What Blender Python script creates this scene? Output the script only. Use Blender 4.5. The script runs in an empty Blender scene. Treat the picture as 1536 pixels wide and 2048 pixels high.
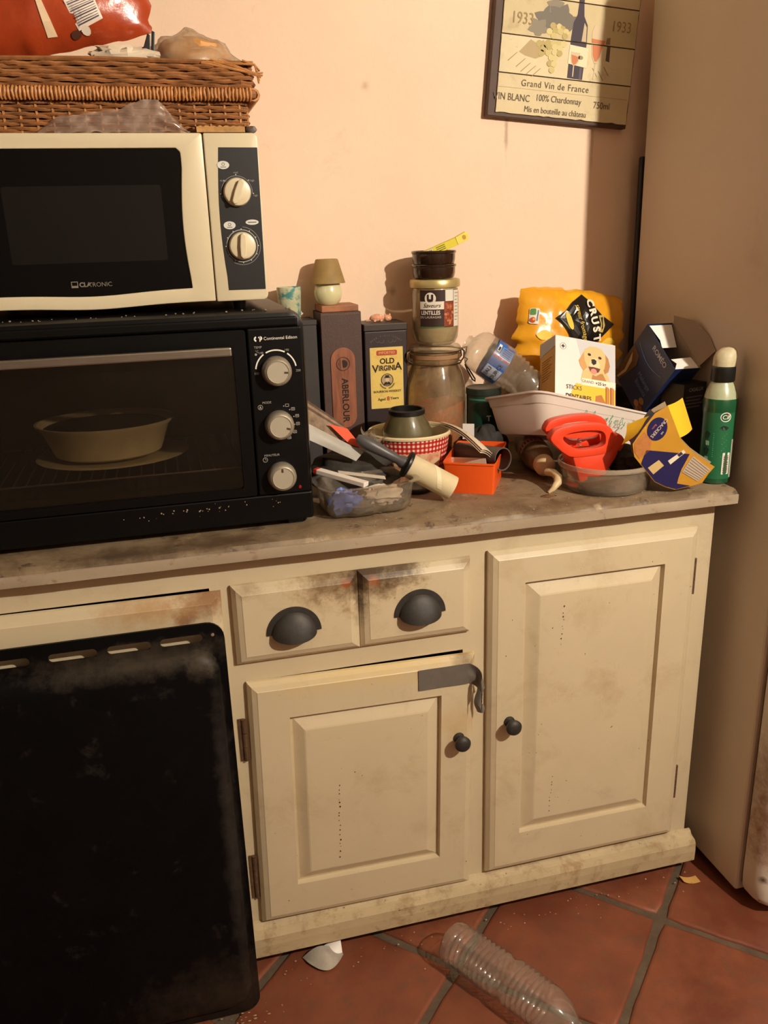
import bpy, bmesh, math, random
from math import sin, cos, pi, radians as rad
from mathutils import Vector as V, Matrix as M, noise as MN
random.seed(7)
SC = bpy.context.scene
C = SC.collection

# ------------------------------------------------------------------ camera, world, exposure
cam = bpy.data.cameras.new('camera'); cam.sensor_fit = 'VERTICAL'; cam.sensor_height = 24.0
cam.lens = 24.0 * 1700 / 2048; cam.clip_start = 0.02
co = bpy.data.objects.new('camera', cam); C.objects.link(co)
def cam_axes(yaw, pitch, roll):
    f = V((sin(yaw)*cos(pitch), cos(yaw)*cos(pitch), -sin(pitch))); r = V((cos(yaw), -sin(yaw), 0)); u = r.cross(f)
    return cos(roll)*r + sin(roll)*u, -sin(roll)*r + cos(roll)*u, f
cr, cu, cf = cam_axes(rad(14.15), rad(18.0), rad(-1.70))
co.matrix_world = M(((cr.x, cu.x, -cf.x, 0.0), (cr.y, cu.y, -cf.y, -1.42), (cr.z, cu.z, -cf.z, 1.42), (0, 0, 0, 1)))
SC.camera = co
world = bpy.data.worlds.new('world'); SC.world = world; world.use_nodes = True
world.node_tree.nodes['Background'].inputs[0].default_value = (0.02, 0.015, 0.01, 1)
world.node_tree.nodes['Background'].inputs[1].default_value = 1.0
vs = SC.view_settings; vs.view_transform = 'Standard'; vs.look = 'None'; vs.gamma = 1.0; vs.use_curve_mapping = False
vs.exposure = 0.0
SC.cycles.transparent_max_bounces = 40; SC.cycles.max_bounces = 16
LAMP_AT = (1.366, -1.72, 2.10)      # the bare bulb of the pendant behind the photographer
LAMP_W = 10300.0
LAMP_COL = (1.0, 0.90, 0.745)
# the lamp itself is built in pendant_lamp() below

# ------------------------------------------------------------------ materials
def lin(c):
    return tuple(((v/255.0)/12.92 if v/255.0 <= 0.04045 else ((v/255.0+0.055)/1.055)**2.4) for v in c) + (1.0,)
class N:
    def __init__(s, name):
        s.m = bpy.data.materials.new(name); s.m.use_nodes = True; s.t = s.m.node_tree
        for n in list(s.t.nodes): s.t.nodes.remove(n)
        s.out = s.t.nodes.new('ShaderNodeOutputMaterial')
    def n(s, typ, **kw):
        nd = s.t.nodes.new(typ)
        for k, v in kw.items(): setattr(nd, k, v)
        return nd
    def l(s, a, b): s.t.links.new(a, b)
    def pos(s, local=False):
        if local: return s.n('ShaderNodeTexCoord').outputs['Object']
        return s.n('ShaderNodeNewGeometry').outputs['Position']
    def noise(s, vec, scale, detail=4, rough=0.6, dist=0.0, stretch=None):
        if stretch:
            mp = s.n('ShaderNodeMapping'); mp.inputs['Scale'].default_value = stretch; s.l(vec, mp.inputs[0]); vec = mp.outputs[0]
        nd = s.n('ShaderNodeTexNoise'); nd.inputs['Scale'].default_value = scale; nd.inputs['Detail'].default_value = detail
        nd.inputs['Roughness'].default_value = rough; nd.inputs['Distortion'].default_value = dist; s.l(vec, nd.inputs['Vector'])
        return nd.outputs['Fac']
    def ramp(s, fac, a, b, lo=0.0, hi=1.0):
        nd = s.n('ShaderNodeMapRange'); nd.inputs[1].default_value = a; nd.inputs[2].default_value = b
        nd.inputs[3].default_value = lo; nd.inputs[4].default_value = hi; s.l(fac, nd.inputs[0]); return nd.outputs[0]
    def math(s, op, a, b=None):
        nd = s.n('ShaderNodeMath', operation=op); nd.use_clamp = False
        for i, v in enumerate((a, b)):
            if v is None: continue
            if isinstance(v, (int, float)): nd.inputs[i].default_value = v
            else: s.l(v, nd.inputs[i])
        return nd.outputs[0]
    def mix(s, fac, a, b, mode='MIX'):
        nd = s.n('ShaderNodeMix', data_type='RGBA', blend_type=mode)
        for i, v in ((0, fac), (6, a), (7, b)):
            if isinstance(v, (int, float)): nd.inputs[i].default_value = v
            elif isinstance(v, tuple): nd.inputs[i].default_value = v
            else: s.l(v, nd.inputs[i])
        return nd.outputs[2]
CACHE = {}
def mat(name, rgb, rough=0.5, metal=0.0, spec=0.5, var=None, stains=(), spots=(), bump=None, local=False, coat=0.0, emit=0.0, stretch=None, sss=0.0):
    """procedural surface: base colour, brightness noise, stains (rgb, scale, from, to, amount[, stretch]), spots (x,y,z,radius,rgb,amount)"""
    if name in CACHE: return CACHE[name]
    k = N(name); p = k.pos(local); bs = k.n('ShaderNodeBsdfPrincipled'); base = lin(rgb)
    colr = base
    if var:
        f = k.noise(p, var[0], 5, 0.65, 0.0, stretch)
        dark = tuple(c*(1-var[1]) for c in base[:3]) + (1.0,); lite = tuple(min(1, c*(1+var[1]*0.6)) for c in base[:3]) + (1.0,)
        colr = k.mix(k.ramp(f, 0.3, 0.7), dark, lite)
    for st in stains:
        f = k.noise(p, st[1], 6, 0.7, 0.3, st[5] if len(st) > 5 else None)
        colr = k.mix(k.math('MULTIPLY', k.ramp(f, st[2], st[3]), st[4]), colr, lin(st[0]))
    for sp in spots:
        vm = k.n('ShaderNodeVectorMath', operation='SUBTRACT'); k.l(p, vm.inputs[0]); vm.inputs[1].default_value = sp[:3]
        ms = k.n('ShaderNodeVectorMath', operation='MULTIPLY'); k.l(vm.outputs[0], ms.inputs[0]); ms.inputs[1].default_value = sp[6] if len(sp) > 6 else (1, 1, 1)
        ln = k.n('ShaderNodeVectorMath', operation='LENGTH'); k.l(ms.outputs[0], ln.inputs[0])
        w = k.noise(p, 38, 5, 0.75); d = k.math('ADD', ln.outputs['Value'], k.math('MULTIPLY', k.math('SUBTRACT', w, 0.5), sp[3]*1.6))
        colr = k.mix(k.math('MULTIPLY', k.ramp(d, sp[3], sp[3]*0.15), sp[5]), colr, lin(sp[4]))
    if isinstance(colr, tuple): bs.inputs['Base Color'].default_value = colr
    else: k.l(colr, bs.inputs['Base Color'])
    bs.inputs['Roughness'].default_value = rough; bs.inputs['Metallic'].default_value = metal
    bs.inputs['Specular IOR Level'].default_value = spec; bs.inputs['Coat Weight'].default_value = coat
    if emit: bs.inputs['Emission Color'].default_value = base; bs.inputs['Emission Strength'].default_value = emit
    if sss: bs.inputs['Subsurface Weight'].default_value = sss; bs.inputs['Subsurface Radius'].default_value = (.01, .008, .005)
    if bump:
        b = k.n('ShaderNodeBump'); b.inputs['Strength'].default_value = bump[1]; b.inputs['Distance'].default_value = 0.002
        k.l(k.noise(p, bump[0], 4, 0.6, 0.0, stretch), b.inputs['Height']); k.l(b.outputs[0], bs.inputs['Normal'])
    k.l(bs.outputs[0], k.out.inputs[0]); CACHE[name] = k.m
    return k.m
def film(name, tint, body, milky, rough=0.12, gloss=0.25, noise=None, edge_dark=0.6):
    """thin clear plastic or glass: lets light through with a tint, a milky share and a glossy skin"""
    if name in CACHE: return CACHE[name]
    k = N(name); tr = k.n('ShaderNodeBsdfTransparent'); tl_ = lin(tint); fw = k.n('ShaderNodeLayerWeight'); fw.inputs[0].default_value = 0.5
    k.l(k.mix(k.math('MULTIPLY', k.math('POWER', fw.outputs['Facing'], 2.5), edge_dark), tl_, tuple(c*0.35 for c in tl_[:3])+(1.0,)), tr.inputs[0])
    df = k.n('ShaderNodeBsdfPrincipled'); df.inputs['Base Color'].default_value = lin(body); df.inputs['Roughness'].default_value = 0.4
    gl = k.n('ShaderNodeBsdfGlossy'); gl.inputs['Roughness'].default_value = rough; gl.inputs[0].default_value = (1, 1, 1, 1)
    m1 = k.n('ShaderNodeMixShader'); k.l(tr.outputs[0], m1.inputs[1]); k.l(df.outputs[0], m1.inputs[2])
    if noise: k.l(k.ramp(k.noise(k.pos(), noise, 5), 0.35, 0.65, milky*0.5, min(1, milky*1.6)), m1.inputs[0])
    else: m1.inputs[0].default_value = milky
    lw = k.n('ShaderNodeLayerWeight'); lw.inputs[0].default_value = 0.5
    m2 = k.n('ShaderNodeMixShader'); k.l(k.math('ADD', k.math('MULTIPLY', k.math('POWER', lw.outputs['Facing'], 3.0), gloss), 0.045), m2.inputs[0]); k.l(m1.outputs[0], m2.inputs[1]); k.l(gl.outputs[0], m2.inputs[2])
    k.l(m2.outputs[0], k.out.inputs[0]); CACHE[name] = k.m
    return k.m
def ink(r, g, b, rough=0.55): return mat('print_%d_%d_%d' % (r, g, b), (r, g, b), rough, spec=0.3)
def wood(name, rgb, dark, axis=(1, 1, 12), rough=0.5, scale=9):
    if name in CACHE: return CACHE[name]
    k = N(name); f = k.noise(k.pos(True), scale, 6, 0.7, 0.4, axis); bs = k.n('ShaderNodeBsdfPrincipled')
    k.l(k.mix(k.ramp(f, 0.35, 0.68), lin(dark), lin(rgb)), bs.inputs['Base Color']); bs.inputs['Roughness'].default_value = rough
    k.l(bs.outputs[0], k.out.inputs[0]); CACHE[name] = k.m
    return k.m

# ------------------------------------------------------------------ geometry helpers (lists of verts and faces)
def box(x0, x1, y0, y1, z0, z1):
    v = [(x, y, z) for z in (z0, z1) for y in (y0, y1) for x in (x0, x1)]
    return v, [(0, 2, 3, 1), (4, 5, 7, 6), (0, 1, 5, 4), (2, 6, 7, 3), (0, 4, 6, 2), (1, 3, 7, 5)]
def join(*gs):
    v, f = [], []
    for a, b in gs:
        o = len(v); v += [tuple(p) for p in a]; f += [tuple(i+o for i in q) for q in b]
    return v, f
def xf(g, m): return [tuple(m @ V(p)) for p in g[0]], g[1]
def mp(g, fn): return [tuple(fn(*p)) for p in g[0]], g[1]
def lathe(prof, n=40, axis='z', a0=0.0, a1=2*pi, sx=1.0, sy=1.0):
    full = abs(a1-a0-2*pi) < 1e-6; cols = n if full else n+1; v, f = [], []
    for i in range(cols):
        a = a0 + (a1-a0)*i/n
        for r, z in prof: v.append((r*sin(a)*sx, -r*cos(a)*sy, z))
    m = len(prof)
    for i in range(n):
        j = (i+1) % cols
        for k in range(m-1):
            q = [i*m+k, j*m+k, j*m+k+1, i*m+k+1]
            f.append(tuple(q))
    if axis == 'y': v = [(x, -z, y) for x, y, z in v]     # z of the profile points towards -y
    return v, f
def tube(path, r, n=8, closed=False, caps=True, flat=1.0):
    P = [V(p) for p in path]; L = len(P); v, f = [], []
    R = r if isinstance(r, (list, tuple)) else [r]*L
    up = None
    for i in range(L):
        a = P[(i-1) % L] if (closed or i) else P[0]; b = P[(i+1) % L] if (closed or i < L-1) else P[-1]
        t = (b-a).normalized() if (b-a).length > 1e-9 else V((0, 0, 1))
        if up is None: up = V((0, 0, 1)) if abs(t.z) < 0.9 else V((1, 0, 0))
        s = t.cross(up); s = s.normalized() if s.length > 1e-6 else V((1, 0, 0)); w = s.cross(t).normalized(); up = w
        for k in range(n):
            an = 2*pi*k/n; v.append(tuple(P[i] + (s*cos(an)*flat + w*sin(an))*R[i]))
    for i in range(L if closed else L-1):
        j = (i+1) % L
        for k in range(n): f.append((i*n+k, i*n+(k+1) % n, j*n+(k+1) % n, j*n+k))
    if caps and not closed:
        f.append(tuple(range(n))[::-1]); f.append(tuple((L-1)*n+k for k in range(n)))
    return v, f
def prism(poly, d0, d1, fn=None):
    """polygon (u,v) given thickness d0..d1 along the third axis; fn maps (u,v,n) to space"""
    fn = fn or (lambda u, v, n: (u, n, v)); L = len(poly)
    v = [fn(a, b, d0) for a, b in poly] + [fn(a, b, d1) for a, b in poly]
    f = [tuple(range(L)), tuple(range(2*L-1, L-1, -1))] + [(i, i+L, (i+1) % L+L, (i+1) % L) for i in range(L)]
    return [tuple(p) for p in v], f
def fan(poly, fn, d=0.0006, rings=4):
    """a printed patch that follows a curved surface: rings from the centroid out to the outline"""
    L = len(poly); cx = sum(p[0] for p in poly)/L; cy = sum(p[1] for p in poly)/L
    v = [fn(cx, cy, d)]; f = []
    for k in range(1, rings+1):
        t = k/rings
        for a, b in poly: v.append(fn(cx+(a-cx)*t, cy+(b-cy)*t, d))
    for i in range(L): f.append((0, 1+i, 1+(i+1) % L))
    for k in range(rings-1):
        for i in range(L):
            j = (i+1) % L; f.append((1+k*L+i, 1+(k+1)*L+i, 1+(k+1)*L+j, 1+k*L+j))
    return [tuple(p) for p in v], f
def grid(fn, nu, nv, cu=False):
    v = [tuple(fn(i/nu, j/nv)) for i in range(nu if cu else nu+1) for j in range(nv+1)]; f = []
    for i in range(nu):
        k = (i+1) % nu if cu else i+1
        for j in range(nv): f.append((i*(nv+1)+j, k*(nv+1)+j, k*(nv+1)+j+1, i*(nv+1)+j+1))
    return v, f
def sheet(fn, nu, nv, th):
    """a thin sheet with real thickness from fn(u,v)->point"""
    a = grid(fn, nu, nv); P = [V(p) for p in a[0]]; W = nv+1; nr = []
    for i in range(nu+1):
        for j in range(nv+1):
            du = P[min(i+1, nu)*W+j]-P[max(i-1, 0)*W+j]; dv = P[i*W+min(j+1, nv)]-P[i*W+max(j-1, 0)]
            n = du.cross(dv); nr.append(n.normalized() if n.length > 1e-12 else V((0, 0, 1)))
    n0 = len(P); v = [tuple(p) for p in P]+[tuple(p+n*th) for p, n in zip(P, nr)]
    f = [q[::-1] for q in a[1]]+[tuple(i+n0 for i in q) for q in a[1]]
    rim = [i*W for i in range(nu+1)]+[nu*W+j for j in range(1, nv+1)]+[i*W+nv for i in range(nu-1, -1, -1)]+[j for j in range(nv-1, 0, -1)]
    for i in range(len(rim)):
        p, q = rim[i], rim[(i+1) % len(rim)]; f.append((p, q, q+n0, p+n0))
    return v, f
def nested(loops, fn=None, back=None):
    """rectangular loops (x0,x1,z0,z1,y) joined from the outside in, the last one filled"""
    v, f = [], []
    for x0, x1, z0, z1, y in loops: v += [(x0, y, z0), (x1, y, z0), (x1, y, z1), (x0, y, z1)]
    for k in range(len(loops)-1):
        for i in range(4): f.append((k*4+i, k*4+(i+1) % 4, k*4+4+(i+1) % 4, k*4+4+i))
    n = len(v)-4; f.append((n, n+1, n+2, n+3)); f.append((3, 2, 1, 0))
    return v, f
def rrect(x0, x1, z0, z1, r, n=6, corners=(1, 1, 1, 1)):
    pts = []
    for (cx, cz, a, on) in ((x1-r, z0+r, -pi/2, corners[0]), (x1-r, z1-r, 0, corners[1]), (x0+r, z1-r, pi/2, corners[2]), (x0+r, z0+r, pi, corners[3])):
        if on:
            for i in range(n+1): t = a+pi/2*i/n; pts.append((cx+r*cos(t), cz+r*sin(t)))
        else:
            t = a+pi/4; pts.append((cx+r*(1 if cos(t) > 0 else -1), cz+r*(1 if sin(t) > 0 else -1)))
    return pts
def ell(cx, cy, rx, ry, n=20, rot=0.0):
    return [(cx+rx*cos(2*pi*i/n)*cos(rot)-ry*sin(2*pi*i/n)*sin(rot), cy+rx*cos(2*pi*i/n)*sin(rot)+ry*sin(2*pi*i/n)*cos(rot)) for i in range(n)]
def arcband(cx, cy, r0, r1, a0, a1, n=12):
    return [(cx+r0*cos(a0+(a1-a0)*i/n), cy+r0*sin(a0+(a1-a0)*i/n)) for i in range(n+1)]+[(cx+r1*cos(a1+(a0-a1)*i/n), cy+r1*sin(a1+(a0-a1)*i/n)) for i in range(n+1)]
def loopskin(loops, close_last=True, close_first=False):
    """bridge point loops of equal length"""
    L = len(loops[0]); v = [tuple(p) for lp in loops for p in lp]; f = []
    for k in range(len(loops)-1):
        for i in range(L): f.append((k*L+i, k*L+(i+1) % L, (k+1)*L+(i+1) % L, (k+1)*L+i))
    if close_last: f.append(tuple(range((len(loops)-1)*L, len(loops)*L)))
    if close_first: f.append(tuple(range(L))[::-1])
    return v, f
def holed(outer, holes, fn, th):
    """flat plate with holes, extruded to thickness th along the third axis"""
    bm = bmesh.new(); edges = []; rings = []
    for lp in [outer]+list(holes):
        vs_ = [bm.verts.new((a, b, 0)) for a, b in lp]; rings.append(vs_)
        for i in range(len(vs_)): edges.append(bm.edges.new((vs_[i], vs_[(i+1) % len(vs_)])))
    bmesh.ops.triangle_fill(bm, use_beauty=True, use_dissolve=False, edges=edges, normal=(0, 0, 1))
    bm.verts.index_update(); base = [tuple(q.co) for q in bm.verts]; tri = [tuple(q.index for q in fc.verts) for fc in bm.faces]; n = len(base)
    v = [tuple(fn(a, b, 0)) for a, b, _ in base]+[tuple(fn(a, b, th)) for a, b, _ in base]
    f = tri+[tuple(i+n for i in t[::-1]) for t in tri]
    for vs_ in rings:
        ids = [q.index for q in vs_]
        for i in range(len(ids)): a, b = ids[i], ids[(i+1) % len(ids)]; f.append((a, b, b+n, a+n))
    bm.free(); return v, f
def wob(p, s=20.0, a=0.003, seed=0.0):
    q = V(p)*s+V((seed, seed*1.7, seed*0.3)); return V(p)+V((MN.noise(q), MN.noise(q+V((31, 0, 0))), MN.noise(q+V((0, 57, 0)))))*a
def blob(c, r, seed=0.0, amp=0.25, nu=18, nv=12, freq=2.2):
    """lumpy closed body"""
    v, f = [], []
    def pt(a, b):
        d = V((sin(b)*cos(a), sin(b)*sin(a), cos(b))); k = 1+amp*MN.noise(d*freq+V((seed, seed, seed)))
        return (c[0]+d.x*r[0]*k, c[1]+d.y*r[1]*k, c[2]+d.z*r[2]*k)
    for i in range(nu):
        for j in range(1, nv): v.append(pt(2*pi*i/nu, pi*j/nv))
    t = len(v); v.append(pt(0, 0)); v.append(pt(0, pi))
    for i in range(nu):
        k = (i+1) % nu
        for j in range(nv-2): f.append((i*(nv-1)+j, i*(nv-1)+j+1, k*(nv-1)+j+1, k*(nv-1)+j))
        f.append((t, i*(nv-1), k*(nv-1))); f.append((t+1, k*(nv-1)+nv-2, i*(nv-1)+nv-2))
    return v, f

# ------------------------------------------------------------------ objects
MW = {}
def obj(name, g, m, parent=None, smooth=False, bevel=0.0, seg=2, world=False, kind=None, label=None, sub=0, solid=0.0, ang=40):
    bm = bmesh.new(); vs_ = [bm.verts.new(p) for p in g[0]]
    for q in g[1]:
        try: bm.faces.new([vs_[i] for i in q])
        except ValueError: pass
    bmesh.ops.recalc_face_normals(bm, faces=bm.faces)
    if bevel:
        ed = [e for e in bm.edges if len(e.link_faces) == 2 and e.calc_face_angle(0) > 0.5]
        bmesh.ops.bevel(bm, geom=ed, offset=bevel, segments=seg, profile=0.5, affect='EDGES', clamp_overlap=True)
    me = bpy.data.meshes.new(name); 
    if world and parent is not None:
        bmesh.ops.transform(bm, matrix=MW[parent.name].inverted(), verts=bm.verts)
    bm.to_mesh(me); bm.free()
    if smooth:
        me.polygons.foreach_set('use_smooth', [True]*len(me.polygons))
        try: me.set_sharp_from_angle(angle=rad(ang))
        except Exception: pass
    me.materials.append(m); o = bpy.data.objects.new(name, me); C.objects.link(o)
    if parent is not None: o.parent = parent; MW[o.name] = MW[parent.name]
    else: MW[o.name] = M.Identity(4)
    if solid: md = o.modifiers.new('thickness', 'SOLIDIFY'); md.thickness = solid
    if sub: md = o.modifiers.new('smooth', 'SUBSURF'); md.levels = sub; md.render_levels = sub
    if kind: o['kind'] = kind
    if label: o['label'] = label
    return o
def tag(o, label, cat, group=None):
    o['label'] = label; o['category'] = cat
    if group: o['group'] = group
    return o
def thing(name, label, cat, loc=(0, 0, 0), rot=(0, 0, 0), group=None, mtx=None):
    o = bpy.data.objects.new(name, None); C.objects.link(o); o.empty_display_size = 0.02
    from mathutils import Euler
    m = mtx if mtx is not None else M.Translation(loc) @ Euler([rad(a) for a in rot], 'XYZ').to_matrix().to_4x4()
    o.matrix_world = m; MW[o.name] = m
    return tag(o, label, cat, group)
def struct(name, g, m, **k):
    o = obj(name, g, m, **k); o['kind'] = 'structure'; return o
def frame(o, ux, vy):
    """flat printing surface: u along ux, v along vy, n out of the surface"""
    o = V(o); ux = V(ux).normalized(); vy = V(vy).normalized(); nn = ux.cross(vy)
    return lambda u, v, n: tuple(o+ux*u+vy*v+nn*n)
def cylmap(r, a0=0.0, z0=0.0): return lambda u, v, n: ((r+n)*sin(u/r+a0), -(r+n)*cos(u/r+a0), z0+v)
def decal(parent, poly, fn, m, name='print', d0=0.0, d1=0.0005, rings=0):
    g = fan(poly, fn, d1, rings) if rings else prism(poly, d0, d1, fn)
    return obj(name, g, m, parent)
TXT = {}
def text_geo(s, size, align='CENTER', spacing=1.0, bold=0.0, shear=0.0):
    cu_ = bpy.data.curves.new('lettering', 'FONT'); cu_.body = s; cu_.size = size; cu_.align_x = align; cu_.align_y = 'CENTER'
    cu_.space_character = spacing; cu_.offset = bold; cu_.shear = shear; cu_.resolution_u = 3
    o = bpy.data.objects.new('lettering', cu_); C.objects.link(o)
    dg = bpy.context.evaluated_depsgraph_get(); me = bpy.data.meshes.new_from_object(o.evaluated_get(dg))
    g = ([tuple(v.co) for v in me.vertices], [tuple(p.vertices) for p in me.polygons])
    bpy.data.objects.remove(o); bpy.data.curves.remove(cu_); bpy.data.meshes.remove(me)
    return g
def text(parent, s, size, fn, m, u=0.0, v=0.0, rot=0.0, sx=1.0, align='CENTER', d=0.0012, bold=0.0, spacing=1.0, shear=0.0, name='lettering'):
    g = text_geo(s, size, align, spacing, bold, shear); c_, s_ = cos(rot), sin(rot)
    g = ([fn(u+(x*sx*c_-y*s_), v+(x*sx*s_+y*c_), d) for x, y, z in g[0]], g[1])
    return obj(name, g, m, parent)
def copy_tree(o, parent=None):
    c = o.copy(); C.objects.link(c); c.parent = parent; MW[c.name] = MW[o.name]
    for ch in list(o.children): copy_tree(ch, c)
    return c
# ------------------------------------------------------------------ the room
M_wall = mat('wall_paint', (238, 208, 181), 0.75, spec=0.25, var=(3.0, 0.05), stains=[((196, 160, 124), 6, 0.62, 0.80, 0.5), ((120, 92, 70), 55, 0.735, 0.78, 0.7)],
             bump=(60, 0.25), spots=[(1.0, .5, 1.60, .035, (150, 118, 92), .35, (6, 1, .6)), (.79, .5, 1.63, .03, (120, 90, 70), .5, (5, 1, .5)), (.52, .5, 1.30, .012, (120, 90, 70), .5), (.47, .5, 1.72, .012, (150, 118, 92), .4)])
M_ceiling = mat('ceiling_paint', (158, 144, 128), 0.8)
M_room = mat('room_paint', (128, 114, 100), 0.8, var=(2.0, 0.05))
M_grout = mat('grout', (92, 76, 60), 0.9, var=(30, 0.3), bump=(90, 0.6))
def tile_material():
    k = N('terracotta_tile'); p = k.pos(); oi = k.n('ShaderNodeObjectInfo'); bs = k.n('ShaderNodeBsdfPrincipled')
    a = k.mix(oi.outputs['Random'], lin((128, 70, 46)), lin((146, 84, 56)))
    f = k.noise(p, 7, 5, 0.65); b = k.mix(k.ramp(f, 0.38, 0.66), lin((108, 56, 38)), a)
    g = k.noise(p, 26, 6, 0.75); b = k.mix(k.math('MULTIPLY', k.ramp(g, 0.52, 0.68), 0.6), b, lin((98, 70, 50)))
    h = k.noise(p, 120, 3, 0.6); b = k.mix(k.math('MULTIPLY', k.ramp(h, 0.70, 0.74), 0.6), b, lin((84, 50, 34)))
    k.l(b, bs.inputs['Base Color']); k.l(k.ramp(f, 0.3, 0.7, 0.38, 0.62), bs.inputs['Roughness'])
    bp = k.n('ShaderNodeBump'); bp.inputs['Strength'].default_value = 0.3; bp.inputs['Distance'].default_value = 0.002
    k.l(g, bp.inputs['Height']); k.l(bp.outputs[0], bs.inputs['Normal']); k.l(bs.outputs[0], k.out.inputs[0]); return k.m
M_tile = tile_material()
X0, X1, Y0, Y1, ZC = -1.7, 2.3, -3.3, 0.5, 2.5
struct('wall_back', box(X0-.1, X1+.1, Y1, Y1+.1, -.05, ZC+.05), M_wall)
struct('wall_front', box(X0-.1, X1+.1, Y0-.1, Y0, -.05, ZC+.05), M_room)
struct('wall_left', box(X0-.1, X0, Y0, Y1, -.05, ZC+.05), M_room)
struct('wall_right', box(X1, X1+.1, Y0, Y1, -.05, ZC+.05), M_room)
struct('ceiling', box(X0, X1, Y0, Y1, ZC, ZC+.05), M_ceiling)
floor = struct('floor', box(X0, X1, Y0, Y1, -.05, -.006), M_grout)
PT = 0.329; GAP = 0.0075; hs = PT/2-GAP
tile_meshes = []
for k in range(4):
    rng = random.Random(k); L = []
    for (ins, z) in ((0.0, -.012), (0.0005, -.004), (0.0035, -.0008), (0.009, 0.0)):
        lp = []
        for s in range(4):
            a, b = [(-1, -1), (1, -1), (1, 1), (-1, 1)][s], [(1, -1), (1, 1), (-1, 1), (-1, -1)][s]
            for i in range(8):
                t = i/8; q = random.Random(k*100+s*10+i); w = q.uniform(-.0016, .0016)+(.003 if i == 0 else 0)
                x = (a[0]+(b[0]-a[0])*t)*(hs-ins-w); y = (a[1]+(b[1]-a[1])*t)*(hs-ins-w); lp.append((x, y, z))
        L.append(lp)
    o = obj('tile', loopskin(L), M_tile, floor, smooth=True, ang=50); tile_meshes.append(o.data); bpy.data.objects.remove(o)
U0 = .785/math.sqrt(2)+PT/2; V0 = 1.046/math.sqrt(2)+PT/2
cells = []
for i in range(-16, 14):
    for j in range(-16, 14):
        u = U0+i*PT; w = V0+j*PT; x = (u+w)/math.sqrt(2); y = (u-w)/math.sqrt(2)
        if X0+.235 < x < X1-.235 and Y0+.235 < y < Y1-.235: cells.append((x, y))
for n, (x, y) in enumerate(cells):
    o = bpy.data.objects.new('tile', tile_meshes[n % 4]); C.objects.link(o); o.parent = floor
    o.location = (x, y, random.uniform(-.0012, 0)); o.rotation_euler = (0, 0, pi/4+random.choice((0, pi/2, pi, -pi/2))+random.uniform(-.006, .006))

def pendant_lamp():
    x, y, z = LAMP_AT
    t = thing('pendant_lamp', 'bare bulb pendant hanging from the ceiling behind the camera', 'lamp', (x, y, z))
    blk = mat('lamp_socket', (40, 36, 32), 0.5)
    obj('cord', tube([(0, 0, .09), (0, 0, ZC-z-.012)], .003), blk, t)
    obj('ceiling_rose', lathe([(0, ZC-z-.03), (.035, ZC-z-.028), (.05, ZC-z-.008), (.05, ZC-z-.001), (0, ZC-z-.001)], 24), blk, t, smooth=True)
    obj('socket', lathe([(0, .095), (.012, .095), (.02, .08), (.02, .035), (0, .035)], 20), blk, t, smooth=True)
    em = N('bulb_glow'); e = em.n('ShaderNodeEmission'); e.inputs[0].default_value = LAMP_COL+(1,); e.inputs[1].default_value = LAMP_W; em.l(e.outputs[0], em.out.inputs[0])
    obj('bulb', lathe([(0, -.024), (.011, -.020), (.018, -.011), (.0205, 0), (.0175, .013), (.011, .026), (.009, .036), (0, .036)], 20), em.m, t, smooth=True)
pendant_lamp()

# ------------------------------------------------------------------ sideboard
cream = (200, 183, 151)
DIRT = [((160, 134, 94), 7, 0.54, 0.76, 0.55), ((92, 62, 36), 80, 0.70, 0.74, 0.8)]
M_cream = mat('cream_paint', cream, 0.42, var=(5, 0.05), stains=DIRT, bump=(40, 0.12))
M_drawer = mat('cream_paint_drawer', cream, 0.42, var=(5, 0.05), stains=DIRT, bump=(40, 0.12),
    spots=[(.300, -.02, .842, .150, (146, 110, 60), .8, (1.0, .4, 1.7)), (.312, -.02, .838, .105, (60, 42, 27), .9, (1.0, .3, 1.5)), (.303, -.03, .80, .045, (66, 46, 30), .75, (2.6, .4, .55)),
           (.276, -.02, .822, .014, (156, 82, 40), .85, (1, .3, 1)), (.329, -.02, .820, .014, (164, 84, 36), .85, (1, .3, 1)), (.385, -.02, .835, .06, (70, 50, 32), .75, (1, .5, 1.8)), (.235, -.02, .825, .05, (110, 80, 46), .6, (1, .5, 1.5)), (.10, -.02, .833, .03, (120, 90, 52), .6, (1, .5, 1.5)), (.51, -.02, .835, .03, (120, 90, 52), .6, (1, .5, 1.5))])
M_flap = mat('cream_paint_left_door', cream, 0.42, var=(5, 0.05), stains=DIRT, bump=(40, 0.12),
    spots=[(.03, -.01, .825, .075, (130, 84, 44), .85, (1, .5, 1.6)), (-.01, -.02, .79, .030, (110, 56, 36), .7, (1.2, 1, 1.8)), (-.07, -.01, .815, .09, (168, 120, 66), .6, (.8, .5, 2.4))])
M_lowdoor = mat('cream_paint_low_door', cream, 0.42, var=(5, 0.05), stains=DIRT, bump=(40, 0.12),
    spots=[(.35, -.02, .645, .22, (206, 176, 112), .6, (.7, .5, 4.0)), (.505, -.02, .635, .03, (110, 80, 46), .8), (.49, -.02, .49, .05, (186, 152, 92), .5)])
M_plinth = mat('cream_paint_plinth', (188, 168, 132), 0.5, var=(8, 0.15), stains=[((138, 104, 66), 22, 0.50, 0.68, 0.7), ((62, 42, 28), 60, 0.64, 0.70, 0.85, (1, 1, 1.5))], bump=(40, 0.25))
M_iron = mat('dark_iron', (58, 54, 50), 0.55, metal=0.4, var=(60, 0.25), bump=(160, 0.15))
M_rust = mat('rusty_hinge', (104, 78, 56), 0.6, metal=0.3, var=(90, 0.5))
M_inside = mat('raw_board', (120, 92, 62), 0.8)
sb = thing('sideboard', 'low cream painted sideboard with dirty worn fronts under the worktop', 'sideboard', (.30, .24, 0))
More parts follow.
